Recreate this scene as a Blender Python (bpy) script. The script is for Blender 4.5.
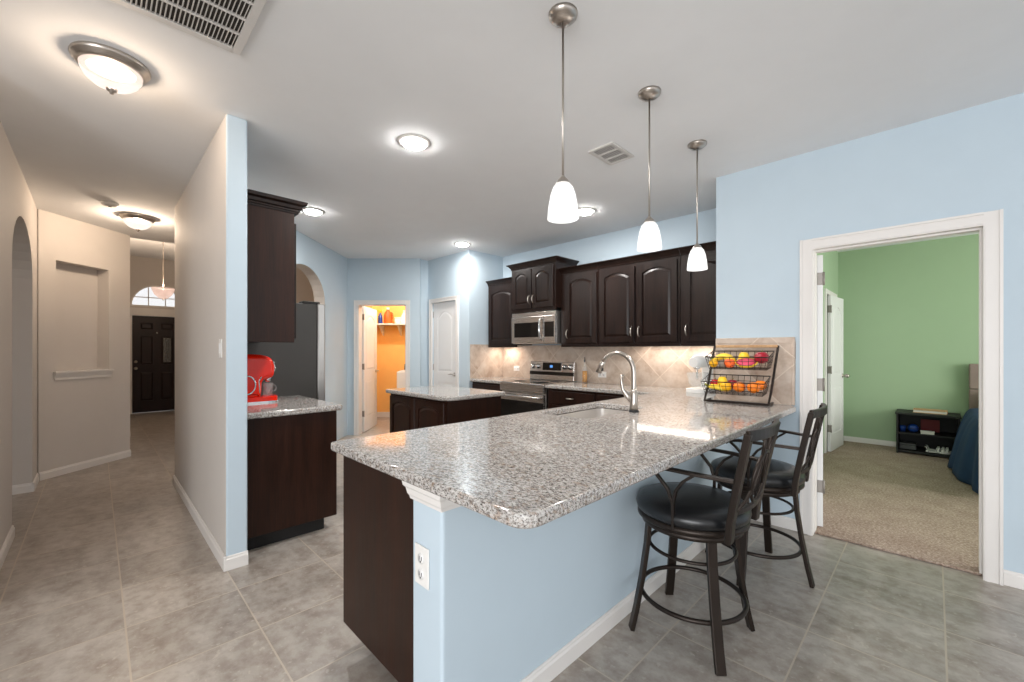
import bpy, bmesh, math, random
from math import pi, sin, cos, radians as R_
from mathutils import Matrix, Vector
random.seed(7)
for o in list(bpy.data.objects): bpy.data.objects.remove(o)
SC = bpy.context.scene
COL = SC.collection

# ------------------------------------------------------------------ camera, world, exposure
YAW = math.atan2(934 - 512, 419)
cam_d = bpy.data.cameras.new('camera')
cam = bpy.data.objects.new('camera', cam_d); COL.objects.link(cam)
cam.location = (0, 0, 1.32); cam.rotation_euler = (pi / 2, 0, YAW)
cam_d.sensor_width = 36; cam_d.lens = 419 / 1024 * 36; cam_d.shift_y = 9 / 1024; cam_d.clip_start = 0.02
SC.camera = cam
SC.view_settings.view_transform = 'Standard'; SC.view_settings.look = 'None'
SC.view_settings.gamma = 1; SC.view_settings.use_curve_mapping = False
SC.view_settings.exposure = 0.55
W = bpy.data.worlds.new('world'); SC.world = W; W.use_nodes = True
bg = W.node_tree.nodes['Background']; bg.inputs[0].default_value = (0.97, 0.98, 1.0, 1); bg.inputs[1].default_value = 0.75

def area_light(name, loc, rot, sx, sy, power, color=(1, 1, 1)):
    d = bpy.data.lights.new(name, 'AREA'); d.shape = 'RECTANGLE'; d.size = sx; d.size_y = sy; d.energy = power; d.color = color
    o = bpy.data.objects.new(name, d); COL.objects.link(o); o.location = loc; o.rotation_euler = rot
    return o
# daylight through the windows of the living room behind the camera and of the bedroom
area_light('living_room_window_daylight', (1.6, -3.9, 1.5), (R_(90), 0, 0), 3.2, 2.0, 158, (0.96, 0.98, 1.0))
area_light('bedroom_window_daylight', (3.2, 5.6, 1.4), (R_(90), 0, R_(90)), 2.2, 1.5, 80, (1.0, 0.98, 0.95))

# ------------------------------------------------------------------ material helpers
def lin(r, g, b):
    f = lambda c: (c / 255 / 12.92) if c / 255 <= 0.04045 else ((c / 255 + 0.055) / 1.055) ** 2.4
    return (f(r), f(g), f(b), 1)

def base_mat(name):
    m = bpy.data.materials.new(name); m.use_nodes = True
    nt = m.node_tree; p = nt.nodes['Principled BSDF']
    return m, nt, p

def N(nt, t, **kw):
    n = nt.nodes.new(t)
    for k, v in kw.items():
        if k.startswith('i_'):
            n.inputs[k[2:].replace('_', ' ')].default_value = v
        else: setattr(n, k, v)
    return n

def math_n(nt, op, a, b=None):
    n = nt.nodes.new('ShaderNodeMath'); n.operation = op
    for i, v in enumerate((a, b)):
        if v is None: continue
        if isinstance(v, (int, float)): n.inputs[i].default_value = v
        else: nt.links.new(v, n.inputs[i])
    return n.outputs[0]

def ramp(nt, fac, stops, interp='LINEAR'):
    n = nt.nodes.new('ShaderNodeValToRGB'); n.color_ramp.interpolation = interp
    e = n.color_ramp.elements
    e[0].position, e[0].color = stops[0]; e[1].position, e[1].color = stops[-1]
    for p, c in stops[1:-1]:
        x = e.new(p); x.color = c
    nt.links.new(fac, n.inputs[0])
    return n.outputs[0]

def mixc(nt, fac, a, b, mode='MIX'):
    n = nt.nodes.new('ShaderNodeMix'); n.data_type = 'RGBA'; n.blend_type = mode
    for s, v in ((n.inputs[0], fac), (n.inputs[6], a), (n.inputs[7], b)):
        if isinstance(v, (int, float)): s.default_value = v
        elif isinstance(v, tuple): s.default_value = v
        else: nt.links.new(v, s)
    return n.outputs[2]

def coords(nt, scale=(1, 1, 1), rot=(0, 0, 0)):
    t = nt.nodes.new('ShaderNodeTexCoord'); mp = nt.nodes.new('ShaderNodeMapping')
    mp.inputs['Scale'].default_value = scale; mp.inputs['Rotation'].default_value = rot
    nt.links.new(t.outputs['Object'], mp.inputs['Vector'])
    return mp.outputs[0]

def noise(nt, vec, scale, detail=3, rough=0.5):
    n = N(nt, 'ShaderNodeTexNoise'); n.inputs['Scale'].default_value = scale
    n.inputs['Detail'].default_value = detail; n.inputs['Roughness'].default_value = rough
    nt.links.new(vec, n.inputs['Vector'])
    return n.outputs['Fac']

def bump(nt, p, h, strength, dist=0.01):
    b = N(nt, 'ShaderNodeBump'); b.inputs['Strength'].default_value = strength; b.inputs['Distance'].default_value = dist
    nt.links.new(h, b.inputs['Height']); nt.links.new(b.outputs[0], p.inputs['Normal'])

def plain(name, c, rough=0.5, metal=0, spec=None, tex=0.04, bumpy=0, bscale=150):
    m, nt, p = base_mat(name)
    v = coords(nt)
    f = noise(nt, v, 6, 3)
    d = tuple(x * (1 - tex) for x in c[:3]) + (1,); e = tuple(min(1, x * (1 + tex)) for x in c[:3]) + (1,)
    nt.links.new(ramp(nt, f, [(0.3, d), (0.7, e)]), p.inputs['Base Color'])
    p.inputs['Roughness'].default_value = rough; p.inputs['Metallic'].default_value = metal
    if spec is not None: p.inputs['Specular IOR Level'].default_value = spec
    if bumpy: bump(nt, p, noise(nt, v, bscale, 2), bumpy, 0.004)
    return m

def emit(name, c, s):
    m, nt, p = base_mat(name); nt.nodes.remove(p)
    e = N(nt, 'ShaderNodeEmission'); e.inputs[0].default_value = c; e.inputs[1].default_value = s
    nt.links.new(e.outputs[0], nt.nodes['Material Output'].inputs[0])
    return m

def lit_glass(name, c, s, clear=0.4):
    """frosted lamp glass that glows from the bulb inside and lets part of its light out"""
    m, nt, p = base_mat(name); nt.nodes.remove(p)
    e = N(nt, 'ShaderNodeEmission'); e.inputs[0].default_value = c
    lw = N(nt, 'ShaderNodeLayerWeight'); lw.inputs['Blend'].default_value = 0.35
    v = coords(nt); n = noise(nt, v, 14, 3)
    st = math_n(nt, 'MULTIPLY', math_n(nt, 'ADD', math_n(nt, 'MULTIPLY', n, 0.5), 0.75), s)
    nt.links.new(st, e.inputs[1])
    t = N(nt, 'ShaderNodeBsdfTransparent'); x = N(nt, 'ShaderNodeMixShader'); x.inputs[0].default_value = clear
    nt.links.new(e.outputs[0], x.inputs[1]); nt.links.new(t.outputs[0], x.inputs[2])
    nt.links.new(x.outputs[0], nt.nodes['Material Output'].inputs[0])
    return m

def glass(name, c=(1, 1, 1, 1), clear=0.8, rough=0.05):
    m, nt, p = base_mat(name)
    p.inputs['Base Color'].default_value = c; p.inputs['Roughness'].default_value = rough
    p.inputs['Alpha'].default_value = 1 - clear
    v = coords(nt); f = noise(nt, v, 9, 2)
    nt.links.new(math_n(nt, 'ADD', math_n(nt, 'MULTIPLY', f, 0.02), rough), p.inputs['Roughness'])
    return m

# ------------------------------------------------------------------ materials
def m_wood(name, dark, light, rough=0.32, knots=True):
    m, nt, p = base_mat(name)
    v = coords(nt, (9, 9, 0.9))
    f = noise(nt, v, 1.6, 6, 0.62)
    col = ramp(nt, f, [(0.28, dark), (0.5, tuple((a + b) / 2 for a, b in zip(dark, light))), (0.74, light)])
    v2 = coords(nt, (60, 60, 2.5)); g = noise(nt, v2, 2, 3)
    col = mixc(nt, 0.35, col, ramp(nt, g, [(0.35, dark), (0.65, light)]), 'MIX')
    if knots:
        vo = N(nt, 'ShaderNodeTexVoronoi'); vo.inputs['Scale'].default_value = 3.2
        nt.links.new(coords(nt, (1, 1, 0.7)), vo.inputs['Vector'])
        k = ramp(nt, vo.outputs['Distance'], [(0.02, (1, 1, 1, 1)), (0.13, (0, 0, 0, 1))])
        col = mixc(nt, math_n(nt, 'MULTIPLY', k, 0.7), col, tuple(c * 0.4 for c in dark[:3]) + (1,))
    nt.links.new(col, p.inputs['Base Color'])
    nt.links.new(math_n(nt, 'ADD', math_n(nt, 'MULTIPLY', f, 0.15), rough), p.inputs['Roughness'])
    bump(nt, p, g, 0.06, 0.002)
    p.inputs['Specular IOR Level'].default_value = 0.33
    return m

def m_granite():
    m, nt, p = base_mat('speckled_granite')
    v = coords(nt, (0.8, 1.35, 1.35), (0, 0, R_(-42)))
    warp = N(nt, 'ShaderNodeTexNoise'); warp.inputs['Scale'].default_value = 40; warp.inputs['Detail'].default_value = 3
    nt.links.new(v, warp.inputs['Vector'])
    vv = nt.nodes.new('ShaderNodeVectorMath'); vv.operation = 'MULTIPLY_ADD'
    nt.links.new(warp.outputs['Color'], vv.inputs[0]); vv.inputs[1].default_value = (0.02, 0.02, 0.02); nt.links.new(v, vv.inputs[2])
    big = noise(nt, vv.outputs[0], 85, 5, 0.62)
    fine = noise(nt, vv.outputs[0], 165, 4, 0.6)
    tan = noise(nt, v, 45, 4, 0.6)
    col = ramp(nt, big, [(0.36, lin(108, 99, 93)), (0.47, lin(172, 167, 162)), (0.6, lin(204, 201, 197))])
    col = mixc(nt, ramp(nt, tan, [(0.54, (0, 0, 0, 1)), (0.66, (0.5, 0.5, 0.5, 1))]), col, lin(150, 118, 90))
    col = mixc(nt, ramp(nt, fine, [(0.38, (0.95, 0.95, 0.95, 1)), (0.46, (0, 0, 0, 1))]), col, lin(54, 48, 46))
    vo = N(nt, 'ShaderNodeTexVoronoi'); vo.inputs['Scale'].default_value = 120
    nt.links.new(vv.outputs[0], vo.inputs['Vector'])
    col = mixc(nt, ramp(nt, vo.outputs['Distance'], [(0.1, (0.55, 0.55, 0.55, 1)), (0.22, (0, 0, 0, 1))]), col, lin(92, 76, 66))
    nt.links.new(col, p.inputs['Base Color'])
    p.inputs['Roughness'].default_value = 0.07
    return m

def m_floor_tile():
    m, nt, p = base_mat('travertine_look_floor_tile')
    t = nt.nodes.new('ShaderNodeTexCoord'); s = nt.nodes.new('ShaderNodeSeparateXYZ')
    nt.links.new(t.outputs['Object'], s.inputs[0])
    a = math_n(nt, 'DIVIDE', math_n(nt, 'ADD', s.outputs[0], 0.877 + 40 * 0.457), 0.457)
    b = math_n(nt, 'DIVIDE', math_n(nt, 'SUBTRACT', s.outputs[1], 0.1 - 40 * 0.455), 0.455)
    fa, fb = math_n(nt, 'FRACT', a), math_n(nt, 'FRACT', b)
    w = 0.0075
    ga = math_n(nt, 'MINIMUM', fa, math_n(nt, 'SUBTRACT', 1, fa)); gb = math_n(nt, 'MINIMUM', fb, math_n(nt, 'SUBTRACT', 1, fb))
    g = math_n(nt, 'LESS_THAN', math_n(nt, 'MINIMUM', ga, gb), w)
    c = nt.nodes.new('ShaderNodeCombineXYZ'); nt.links.new(math_n(nt, 'FLOOR', a), c.inputs[0]); nt.links.new(math_n(nt, 'FLOOR', b), c.inputs[1])
    wn = N(nt, 'ShaderNodeTexWhiteNoise'); nt.links.new(c.outputs[0], wn.inputs['Vector'])
    off = nt.nodes.new('ShaderNodeVectorMath'); off.operation = 'MULTIPLY_ADD'
    nt.links.new(wn.outputs['Color'], off.inputs[0]); off.inputs[1].default_value = (9, 9, 9); nt.links.new(t.outputs['Object'], off.inputs[2])
    mp = nt.nodes.new('ShaderNodeMapping'); mp.inputs['Scale'].default_value = (1.5, 5.0, 1); mp.inputs['Rotation'].default_value = (0, 0, 0.25)
    nt.links.new(off.outputs[0], mp.inputs[0])
    n1 = noise(nt, mp.outputs[0], 1.3, 6, 0.6); n2 = noise(nt, off.outputs[0], 14, 5, 0.65)
    col = ramp(nt, n1, [(0.28, lin(134, 124, 115)), (0.5, lin(161, 153, 145)), (0.72, lin(184, 178, 171))])
    col = mixc(nt, 0.38, col, ramp(nt, n2, [(0.36, lin(126, 108, 93)), (0.6, lin(188, 180, 170))]))
    spot = ramp(nt, noise(nt, off.outputs[0], 38, 3), [(0.62, (0, 0, 0, 1)), (0.7, (0.5, 0.5, 0.5, 1))])
    col = mixc(nt, spot, col, lin(192, 184, 172))
    tint = math_n(nt, 'ADD', math_n(nt, 'MULTIPLY', wn.outputs['Value'], 0.14), 0.9)
    cm = nt.nodes.new('ShaderNodeCombineXYZ')
    for i in range(3): nt.links.new(tint, cm.inputs[i])
    col = mixc(nt, 1.0, col, cm.outputs[0], 'MULTIPLY')
    col = mixc(nt, g, col, lin(182, 170, 154))
    nt.links.new(col, p.inputs['Base Color'])
    nt.links.new(math_n(nt, 'ADD', math_n(nt, 'MULTIPLY', n2, 0.12), 0.26), p.inputs['Roughness'])
    bump(nt, p, math_n(nt, 'SUBTRACT', 1, g), 0.25, 0.003)
    return m

def m_splash():
    m, nt, p = base_mat('diagonal_travertine_backsplash')
    t = nt.nodes.new('ShaderNodeTexCoord'); s = nt.nodes.new('ShaderNodeSeparateXYZ')
    nt.links.new(t.outputs['Object'], s.inputs[0])
    u = math_n(nt, 'ADD', s.outputs[0], s.outputs[1])
    L = 0.305 * math.sqrt(2)
    a = math_n(nt, 'ADD', math_n(nt, 'DIVIDE', math_n(nt, 'ADD', u, s.outputs[2]), L), 40.35)
    b = math_n(nt, 'ADD', math_n(nt, 'DIVIDE', math_n(nt, 'SUBTRACT', u, s.outputs[2]), L), 40.1)
    fa, fb = math_n(nt, 'FRACT', a), math_n(nt, 'FRACT', b)
    ga = math_n(nt, 'MINIMUM', fa, math_n(nt, 'SUBTRACT', 1, fa)); gb = math_n(nt, 'MINIMUM', fb, math_n(nt, 'SUBTRACT', 1, fb))
    g = math_n(nt, 'LESS_THAN', math_n(nt, 'MINIMUM', ga, gb), 0.012)
    c = nt.nodes.new('ShaderNodeCombineXYZ'); nt.links.new(math_n(nt, 'FLOOR', a), c.inputs[0]); nt.links.new(math_n(nt, 'FLOOR', b), c.inputs[1])
    wn = N(nt, 'ShaderNodeTexWhiteNoise'); nt.links.new(c.outputs[0], wn.inputs['Vector'])
    off = nt.nodes.new('ShaderNodeVectorMath'); off.operation = 'MULTIPLY_ADD'
    nt.links.new(wn.outputs['Color'], off.inputs[0]); off.inputs[1].default_value = (5, 5, 5); nt.links.new(t.outputs['Object'], off.inputs[2])
    n1 = noise(nt, off.outputs[0], 6, 6, 0.65)
    col = ramp(nt, n1, [(0.3, lin(170, 148, 130)), (0.5, lin(196, 178, 162)), (0.7, lin(212, 199, 186))])
    tint = math_n(nt, 'ADD', math_n(nt, 'MULTIPLY', wn.outputs['Value'], 0.12), 0.9)
    cm = nt.nodes.new('ShaderNodeCombineXYZ')
    for i in range(3): nt.links.new(tint, cm.inputs[i])
    col = mixc(nt, 1.0, col, cm.outputs[0], 'MULTIPLY')
    col = mixc(nt, g, col, lin(208, 193, 177))
    nt.links.new(col, p.inputs['Base Color']); p.inputs['Roughness'].default_value = 0.4
    bump(nt, p, math_n(nt, 'SUBTRACT', 1, g), 0.25, 0.003)
    return m

def m_carpet():
    m, nt, p = base_mat('beige_speckled_carpet')
    v = coords(nt)
    n1 = noise(nt, v, 65, 4, 0.75); n2 = noise(nt, v, 5, 3); n3 = noise(nt, coords(nt, (1, 4, 1)), 16, 3)
    col = ramp(nt, n1, [(0.34, lin(112, 90, 77)), (0.5, lin(174, 151, 135)), (0.66, lin(216, 199, 184))])
    col = mixc(nt, 0.25, col, ramp(nt, n2, [(0.35, lin(152, 128, 110)), (0.65, lin(200, 180, 163))]))
    nt.links.new(col, p.inputs['Base Color']); p.inputs['Roughness'].default_value = 0.95
    bump(nt, p, math_n(nt, 'ADD', n1, n3), 0.8, 0.02)
    return m

def m_brushed(name, c, rough=0.28, stretch=(1, 1, 60)):
    m, nt, p = base_mat(name)
    v = coords(nt, stretch); f = noise(nt, v, 5, 3)
    d = tuple(x * 0.9 for x in c[:3]) + (1,)
    nt.links.new(ramp(nt, f, [(0.3, d), (0.7, c)]), p.inputs['Base Color'])
    p.inputs['Metallic'].default_value = 1
    nt.links.new(math_n(nt, 'ADD', math_n(nt, 'MULTIPLY', f, 0.12), rough - 0.06), p.inputs['Roughness'])
    return m

M = {}
M['ceiling'] = plain('ceiling_paint', lin(232, 233, 234), 0.9, bumpy=0.05, tex=0.01)
M['blue'] = plain('pale_blue_paint', lin(190, 205, 215), 0.75, tex=0.01, bumpy=0.04)
M['beige'] = plain('beige_paint', lin(207, 201, 195), 0.7, tex=0.01, bumpy=0.04)
M['green'] = plain('sage_green_paint', lin(158, 182, 148), 0.75, tex=0.01)
M['orange'] = plain('orange_paint', lin(246, 190, 108), 0.75, tex=0.02)
M['white'] = plain('white_trim_paint', lin(226, 222, 218), 0.45, tex=0.01)
M['doorwhite'] = plain('white_door_paint', lin(230, 229, 228), 0.4, tex=0.01)
M['wood'] = m_wood('dark_walnut_stain', lin(20, 10, 6), lin(52, 26, 15))
M['wood_up'] = m_wood('dark_espresso_stain', lin(7, 4, 4), lin(42, 25, 18), 0.26)
M['granite'] = m_granite()
M['tile'] = m_floor_tile()
M['splash'] = m_splash()
M['carpet'] = m_carpet()
M['nickel'] = m_brushed('brushed_nickel', lin(190, 182, 174), 0.3)
M['steel'] = m_brushed('stainless_steel', lin(196, 192, 188), 0.3, (60, 60, 1))
M['steel_h'] = m_brushed('stainless_steel_horizontal', lin(205, 200, 196), 0.26, (1, 1, 60))
M['sink_steel'] = plain('satin_sink_steel', lin(196, 190, 184), 0.4, metal=0.55, tex=0.02)
M['black_metal'] = plain('dark_bronze_metal', lin(46, 38, 33), 0.38, metal=0.6, tex=0.08)
M['leather'] = plain('black_leather', lin(24, 25, 27), 0.3, tex=0.15, bumpy=0.12, bscale=90)
M['black_gloss'] = plain('black_glass', lin(14, 14, 15), 0.08, tex=0.1)
M['black'] = plain('black_matte', lin(22, 21, 21), 0.6, tex=0.1)
M['fridge_side'] = plain('dark_grey_fridge_side', lin(66, 64, 61), 0.42, tex=0.03, bumpy=0.03)
M['red'] = plain('glossy_red_plastic', lin(236, 34, 10), 0.2, tex=0.03)
M['chrome'] = plain('chrome', lin(225, 225, 225), 0.08, metal=1, tex=0.01)
M['white_plastic'] = plain('white_plastic', lin(232, 230, 226), 0.35, tex=0.01)
M['glass'] = glass('clear_glass', (0.8, 0.84, 0.84, 1), 0.86)
M['oil'] = glass('golden_oil', lin(206, 140, 10), 0.05)
M['light_wood'] = m_wood('light_wood', lin(170, 130, 90), lin(205, 168, 125), 0.5, False)
M['entry_door'] = m_wood('black_brown_door_paint', lin(22, 12, 12), lin(42, 25, 23), 0.35, False)
M['blanket'] = plain('navy_comforter', lin(14, 50, 88), 0.85, tex=0.15, bumpy=0.2, bscale=40)
M['headboard'] = plain('taupe_linen', lin(140, 124, 116), 0.9, tex=0.08, bumpy=0.3, bscale=300)
M['duct_shade'] = plain('painted_duct_shade', lin(66, 62, 58), 0.9)  # dark colour painted in for the shade inside the vent openings
M['vent_white'] = plain('vent_white', lin(214, 211, 207), 0.5, tex=0.01)
M['satin_nickel'] = plain('satin_nickel', lin(150, 144, 138), 0.5, metal=0.5)
M['red_apple'] = plain('red_apple_skin', lin(170, 24, 30), 0.25, tex=0.25)
M['dark_apple'] = plain('dark_red_fruit_skin', lin(124, 18, 40), 0.3, tex=0.3)
M['orange_skin'] = plain('orange_skin', lin(244, 128, 14), 0.4, tex=0.06, bumpy=0.3, bscale=160)
M['peach'] = plain('peach_skin', lin(232, 96, 34), 0.5, tex=0.2)
M['yellow'] = plain('yellow_peel', lin(236, 196, 38), 0.4, tex=0.1)
M['banana'] = plain('banana_peel', lin(238, 206, 58), 0.45, tex=0.08)
M['lemon'] = plain('lemon_skin', lin(240, 178, 22), 0.4, tex=0.06, bumpy=0.2, bscale=120)
M['green_stem'] = plain('green_stem', lin(130, 130, 40), 0.6)
M['pomegranate'] = plain('pomegranate_skin', lin(150, 18, 38), 0.3, tex=0.2)
M['pink_flesh'] = plain('speckled_pink_flesh', lin(196, 60, 88), 0.4, tex=0.3)
M['teal_blue'] = plain('blue_plastic', lin(20, 60, 140), 0.4)
M['grey_plastic'] = plain('grey_plastic', lin(84, 84, 86), 0.5)
M['paper'] = plain('white_paper', lin(228, 224, 214), 0.8)
M['red_cloth'] = plain('red_book_cover', lin(120, 24, 28), 0.6)
M['sky_pane'] = glass('window_glass', (0.9, 0.95, 1, 1), 0.9)
M['lens'] = emit('recessed_lamp_lens', (1, 0.98, 0.95, 1), 60)
M['strip'] = emit('under_cabinet_lamp', (1, 0.9, 0.8, 1), 7)
M['shade'] = lit_glass('white_lamp_glass', (1, 0.98, 0.95, 1), 1.05, 0.3)
M['bowl'] = lit_glass('alabaster_lamp_glass', (1, 0.80, 0.70, 1), 0.95, 0.3)
M['bowl_entry'] = lit_glass('pink_alabaster_glass', (1, 0.66, 0.52, 1), 0.6, 0.4)
M['display'] = emit('clock_display', (0.15, 0.4, 1, 1), 0.7)

# ------------------------------------------------------------------ mesh helpers
class MB:
    def __init__(s, mat=None): s.bm = bmesh.new(); s.T = mat or Matrix.Identity(4)
    def _v(s, p): return s.bm.verts.new(s.T @ Vector(p))
    def box(s, x0, x1, y0, y1, z0, z1, mi=0):
        v = [s._v((x, y, z)) for z in (z0, z1) for y in (y0, y1) for x in (x0, x1)]
        for q in ((0, 2, 3, 1), (4, 5, 7, 6), (0, 1, 5, 4), (2, 6, 7, 3), (0, 4, 6, 2), (1, 3, 7, 5)):
            f = s.bm.faces.new([v[i] for i in q]); f.material_index = mi
        return s
    def prism(s, poly, fn, d0, d1, shrink=None, smooth=False):
        """poly: 2-D outline; fn(a, b, d) -> xyz; shrink: outline used at d1"""
        a = [s._v(fn(p[0], p[1], d0)) for p in poly]; b = [s._v(fn(p[0], p[1], d1)) for p in (shrink or poly)]
        n = len(poly); fs = []
        fs.append(s.bm.faces.new(a[::-1])); fs.append(s.bm.faces.new(b))
        for f in fs: f.normal_update()
        for i in range(n):
            f = s.bm.faces.new([a[i], a[(i + 1) % n], b[(i + 1) % n], b[i]]); f.smooth = smooth
        bmesh.ops.triangulate(s.bm, faces=fs[:2])
        return s
    def tube(s, pts, r, n=8, closed=False, prof=None, cap=True, up=None):
        pts = [Vector(p) for p in pts]; m = len(pts)
        rr = r if isinstance(r, (list, tuple)) else [r] * m
        prof = prof or [(cos(2 * pi * i / n), sin(2 * pi * i / n)) for i in range(n)]
        n = len(prof); rings = []; prev = None
        for i, p in enumerate(pts):
            if closed: t = pts[(i + 1) % m] - pts[i - 1]
            else: t = pts[min(i + 1, m - 1)] - pts[max(i - 1, 0)]
            t.normalize()
            if up is not None: a = Vector(up)
            elif prev is None: a = Vector((0, 0, 1)) if abs(t.z) < 0.9 else Vector((1, 0, 0))
            else: a = prev
            a = (a - t * a.dot(t)).normalized(); prev = a; b = t.cross(a)
            rings.append([s._v(p + (a * q[1] + b * q[0]) * rr[i]) for q in prof])
        sm = n > 5
        for i in range(m if closed else m - 1):
            A, B = rings[i], rings[(i + 1) % m]
            for k in range(n):
                f = s.bm.faces.new([A[k], A[(k + 1) % n], B[(k + 1) % n], B[k]]); f.smooth = sm
        if not closed and cap:
            s.bm.faces.new(rings[0][::-1]); s.bm.faces.new(rings[-1])
        return s
    def bar(s, pts, w, h, closed=False, up=(0, 0, 1)):
        return s.tube(pts, 1, closed=closed, prof=[(-w / 2, -h / 2), (w / 2, -h / 2), (w / 2, h / 2), (-w / 2, h / 2)], up=up)
    def lathe(s, prof, n=24, c=(0, 0, 0), axis='z', smooth=True, cap=True):
        rings = []
        for r, z in prof:
            ring = []
            for i in range(n):
                a = 2 * pi * i / n
                p = (r * cos(a), r * sin(a), z)
                if axis == 'x': p = (z, p[0], p[1])
                if axis == 'y': p = (p[0], z, p[1])
                ring.append(s._v((p[0] + c[0], p[1] + c[1], p[2] + c[2])))
            rings.append(ring)
        for A, B in zip(rings, rings[1:]):
            for k in range(n):
                f = s.bm.faces.new([A[k], A[(k + 1) % n], B[(k + 1) % n], B[k]]); f.smooth = smooth
        if cap and prof[0][0] > 1e-5: s.bm.faces.new(rings[0][::-1])
        if cap and prof[-1][0] > 1e-5: s.bm.faces.new(rings[-1])
        return s
    def ball(s, c, r, n=16, sc=(1, 1, 1)):
        k = n // 2
        s2 = [(max(1e-6, r * sin(pi * i / k)), -r * cos(pi * i / k)) for i in range(k + 1)]
        T = s.T; s.T = T @ Matrix.Translation(c) @ Matrix.Diagonal((*sc, 1)); s.lathe(s2, n); s.T = T
        return s
    def build(s, name, mat, parent=None, bevel=0, seg=2, subsurf=0, weld=True):
        if weld: bmesh.ops.remove_doubles(s.bm, verts=s.bm.verts, dist=1e-6)
        bmesh.ops.recalc_face_normals(s.bm, faces=s.bm.faces)
        me = bpy.data.meshes.new(name); s.bm.to_mesh(me); s.bm.free()
        for x in (mat if isinstance(mat, list) else [mat]): me.materials.append(x)
        o = bpy.data.objects.new(name, me); COL.objects.link(o)
        if parent: o.parent = parent
        if bevel:
            b = o.modifiers.new('bevel', 'BEVEL'); b.width = bevel; b.segments = seg; b.limit_method = 'ANGLE'; b.angle_limit = R_(40)
            b.harden_normals = False
        if subsurf:
            b = o.modifiers.new('subsurf', 'SUBSURF'); b.levels = subsurf; b.render_levels = subsurf
        return o

def tag(o, label, cat, group=None, kind=None):
    if label: o['label'] = label
    if cat: o['category'] = cat
    if group: o['group'] = group
    if kind: o['kind'] = kind
    return o
def thing(name, label, cat, loc=(0, 0, 0), rz=0, group=None):
    o = bpy.data.objects.new(name, None); COL.objects.link(o); o.empty_display_size = 0.1
    o.location = loc; o.rotation_euler = (0, 0, rz)
    return tag(o, label, cat, group)
def struct(name, mb, mat, label=None, cat=None, bevel=0, parent=None):
    o = mb.build(name, mat, parent, bevel)
    if parent is None: tag(o, label, cat, kind='structure')
    return o
def s_root(name, label, cat, loc=(0, 0, 0), rz=0):
    return tag(thing(name, label, cat, loc, rz), None, None, kind='structure')
def dup(root, loc, rz=None, label=None):
    r = root.copy(); COL.objects.link(r); r.location = loc
    if rz is not None: r.rotation_euler = (0, 0, rz)
    if label: r['label'] = label
    for ch in list(root.children):
        c = ch.copy(); COL.objects.link(c); c.parent = r
        for g in list(ch.children):
            d = g.copy(); COL.objects.link(d); d.parent = c
    return r
def point(name, parent, loc, power, color, r=0.03):
    d = bpy.data.lights.new(name, 'POINT'); d.energy = power; d.color = color; d.shadow_soft_size = r
    o = bpy.data.objects.new(name, d); COL.objects.link(o); o.location = loc; o.parent = parent
    return o
XZ = lambda a, b, d: (a, d, b)
YZ = lambda a, b, d: (d, a, b)
XY = lambda a, b, d: (a, b, d)
def arc_pts(x0, x1, zs, rise, n=16, power=2.0):
    xc, hw = (x0 + x1) / 2, (x1 - x0) / 2
    return [(xc + hw * cos(pi * i / n), zs + rise * sin(pi * i / n)) for i in range(n + 1)]     # from x1 to x0
def seg_arc(x0, x1, zs, rise, n=10):
    xc, hw = (x0 + x1) / 2, (x1 - x0) / 2
    return [(x1 - (x1 - x0) * i / n, zs + rise * (1 - (((x1 - (x1 - x0) * i / n) - xc) / hw) ** 2)) for i in range(n + 1)]

H = 2.74
UV = Matrix(((cos(YAW), -sin(YAW), 0, 0), (sin(YAW), cos(YAW), 0, 0), (0, 0, 1, 0), (0, 0, 0, 1)))   # (across, ahead, up): the laundry corner stands at 45 degrees to the house
def uv(u, v, z=0): return tuple(UV @ Vector((u, v, z)))

def panel_leaf(mb, w, h, y, panels, fr=0.008, sign=-1, marg=0.018, stile=None):
    """raised panels on a leaf: x 0..w, z 0..h, face at y looking towards sign*y. panels: (x0,x1,z0,z1,rise)"""
    yo = y + sign * fr
    xs = sorted({p[0] for p in panels} | {p[1] for p in panels})
    a, b = min(y, yo), max(y, yo)
    cols = sorted({(p[0], p[1]) for p in panels})
    prev = 0
    for c0, c1 in cols:
        mb.box(prev, c0, a, b, 0, h); prev = c1
    mb.box(prev, w, a, b, 0, h)
    for c0, c1 in cols:
        ps = sorted([p for p in panels if (p[0], p[1]) == (c0, c1)], key=lambda p: p[2]); z = 0
        for i, p in enumerate(ps):
            if i == 0 or ps[i - 1][4] == 0: mb.box(c0, c1, a, b, z, p[2])
            z = p[3]
            top = ps[i + 1][2] if i + 1 < len(ps) else h
            if p[4] > 0:
                poly = [(c0, top), (c0, p[3] - p[4])] + seg_arc(c0, c1, p[3] - p[4], p[4])[::-1][1:-1] + [(c1, p[3] - p[4]), (c1, top)]
                mb.prism(poly, XZ, y, yo)
            elif i + 1 == len(ps): mb.box(c0, c1, a, b, z, h)
            else: z = p[3]
    for x0, x1, z0, z1, rise in panels:
        m1, m2 = marg, marg + 0.022
        def outl(m):
            if rise > 0: return [(x0 + m, z0 + m), (x1 - m, z0 + m)] + seg_arc(x0 + m, x1 - m, z1 - rise - m, rise)
            return [(x0 + m, z0 + m), (x1 - m, z0 + m), (x1 - m, z1 - m), (x0 + m, z1 - m)]
        mb.prism(outl(m1), XZ, y, y + sign * fr * 0.95, shrink=outl(m2))

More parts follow.
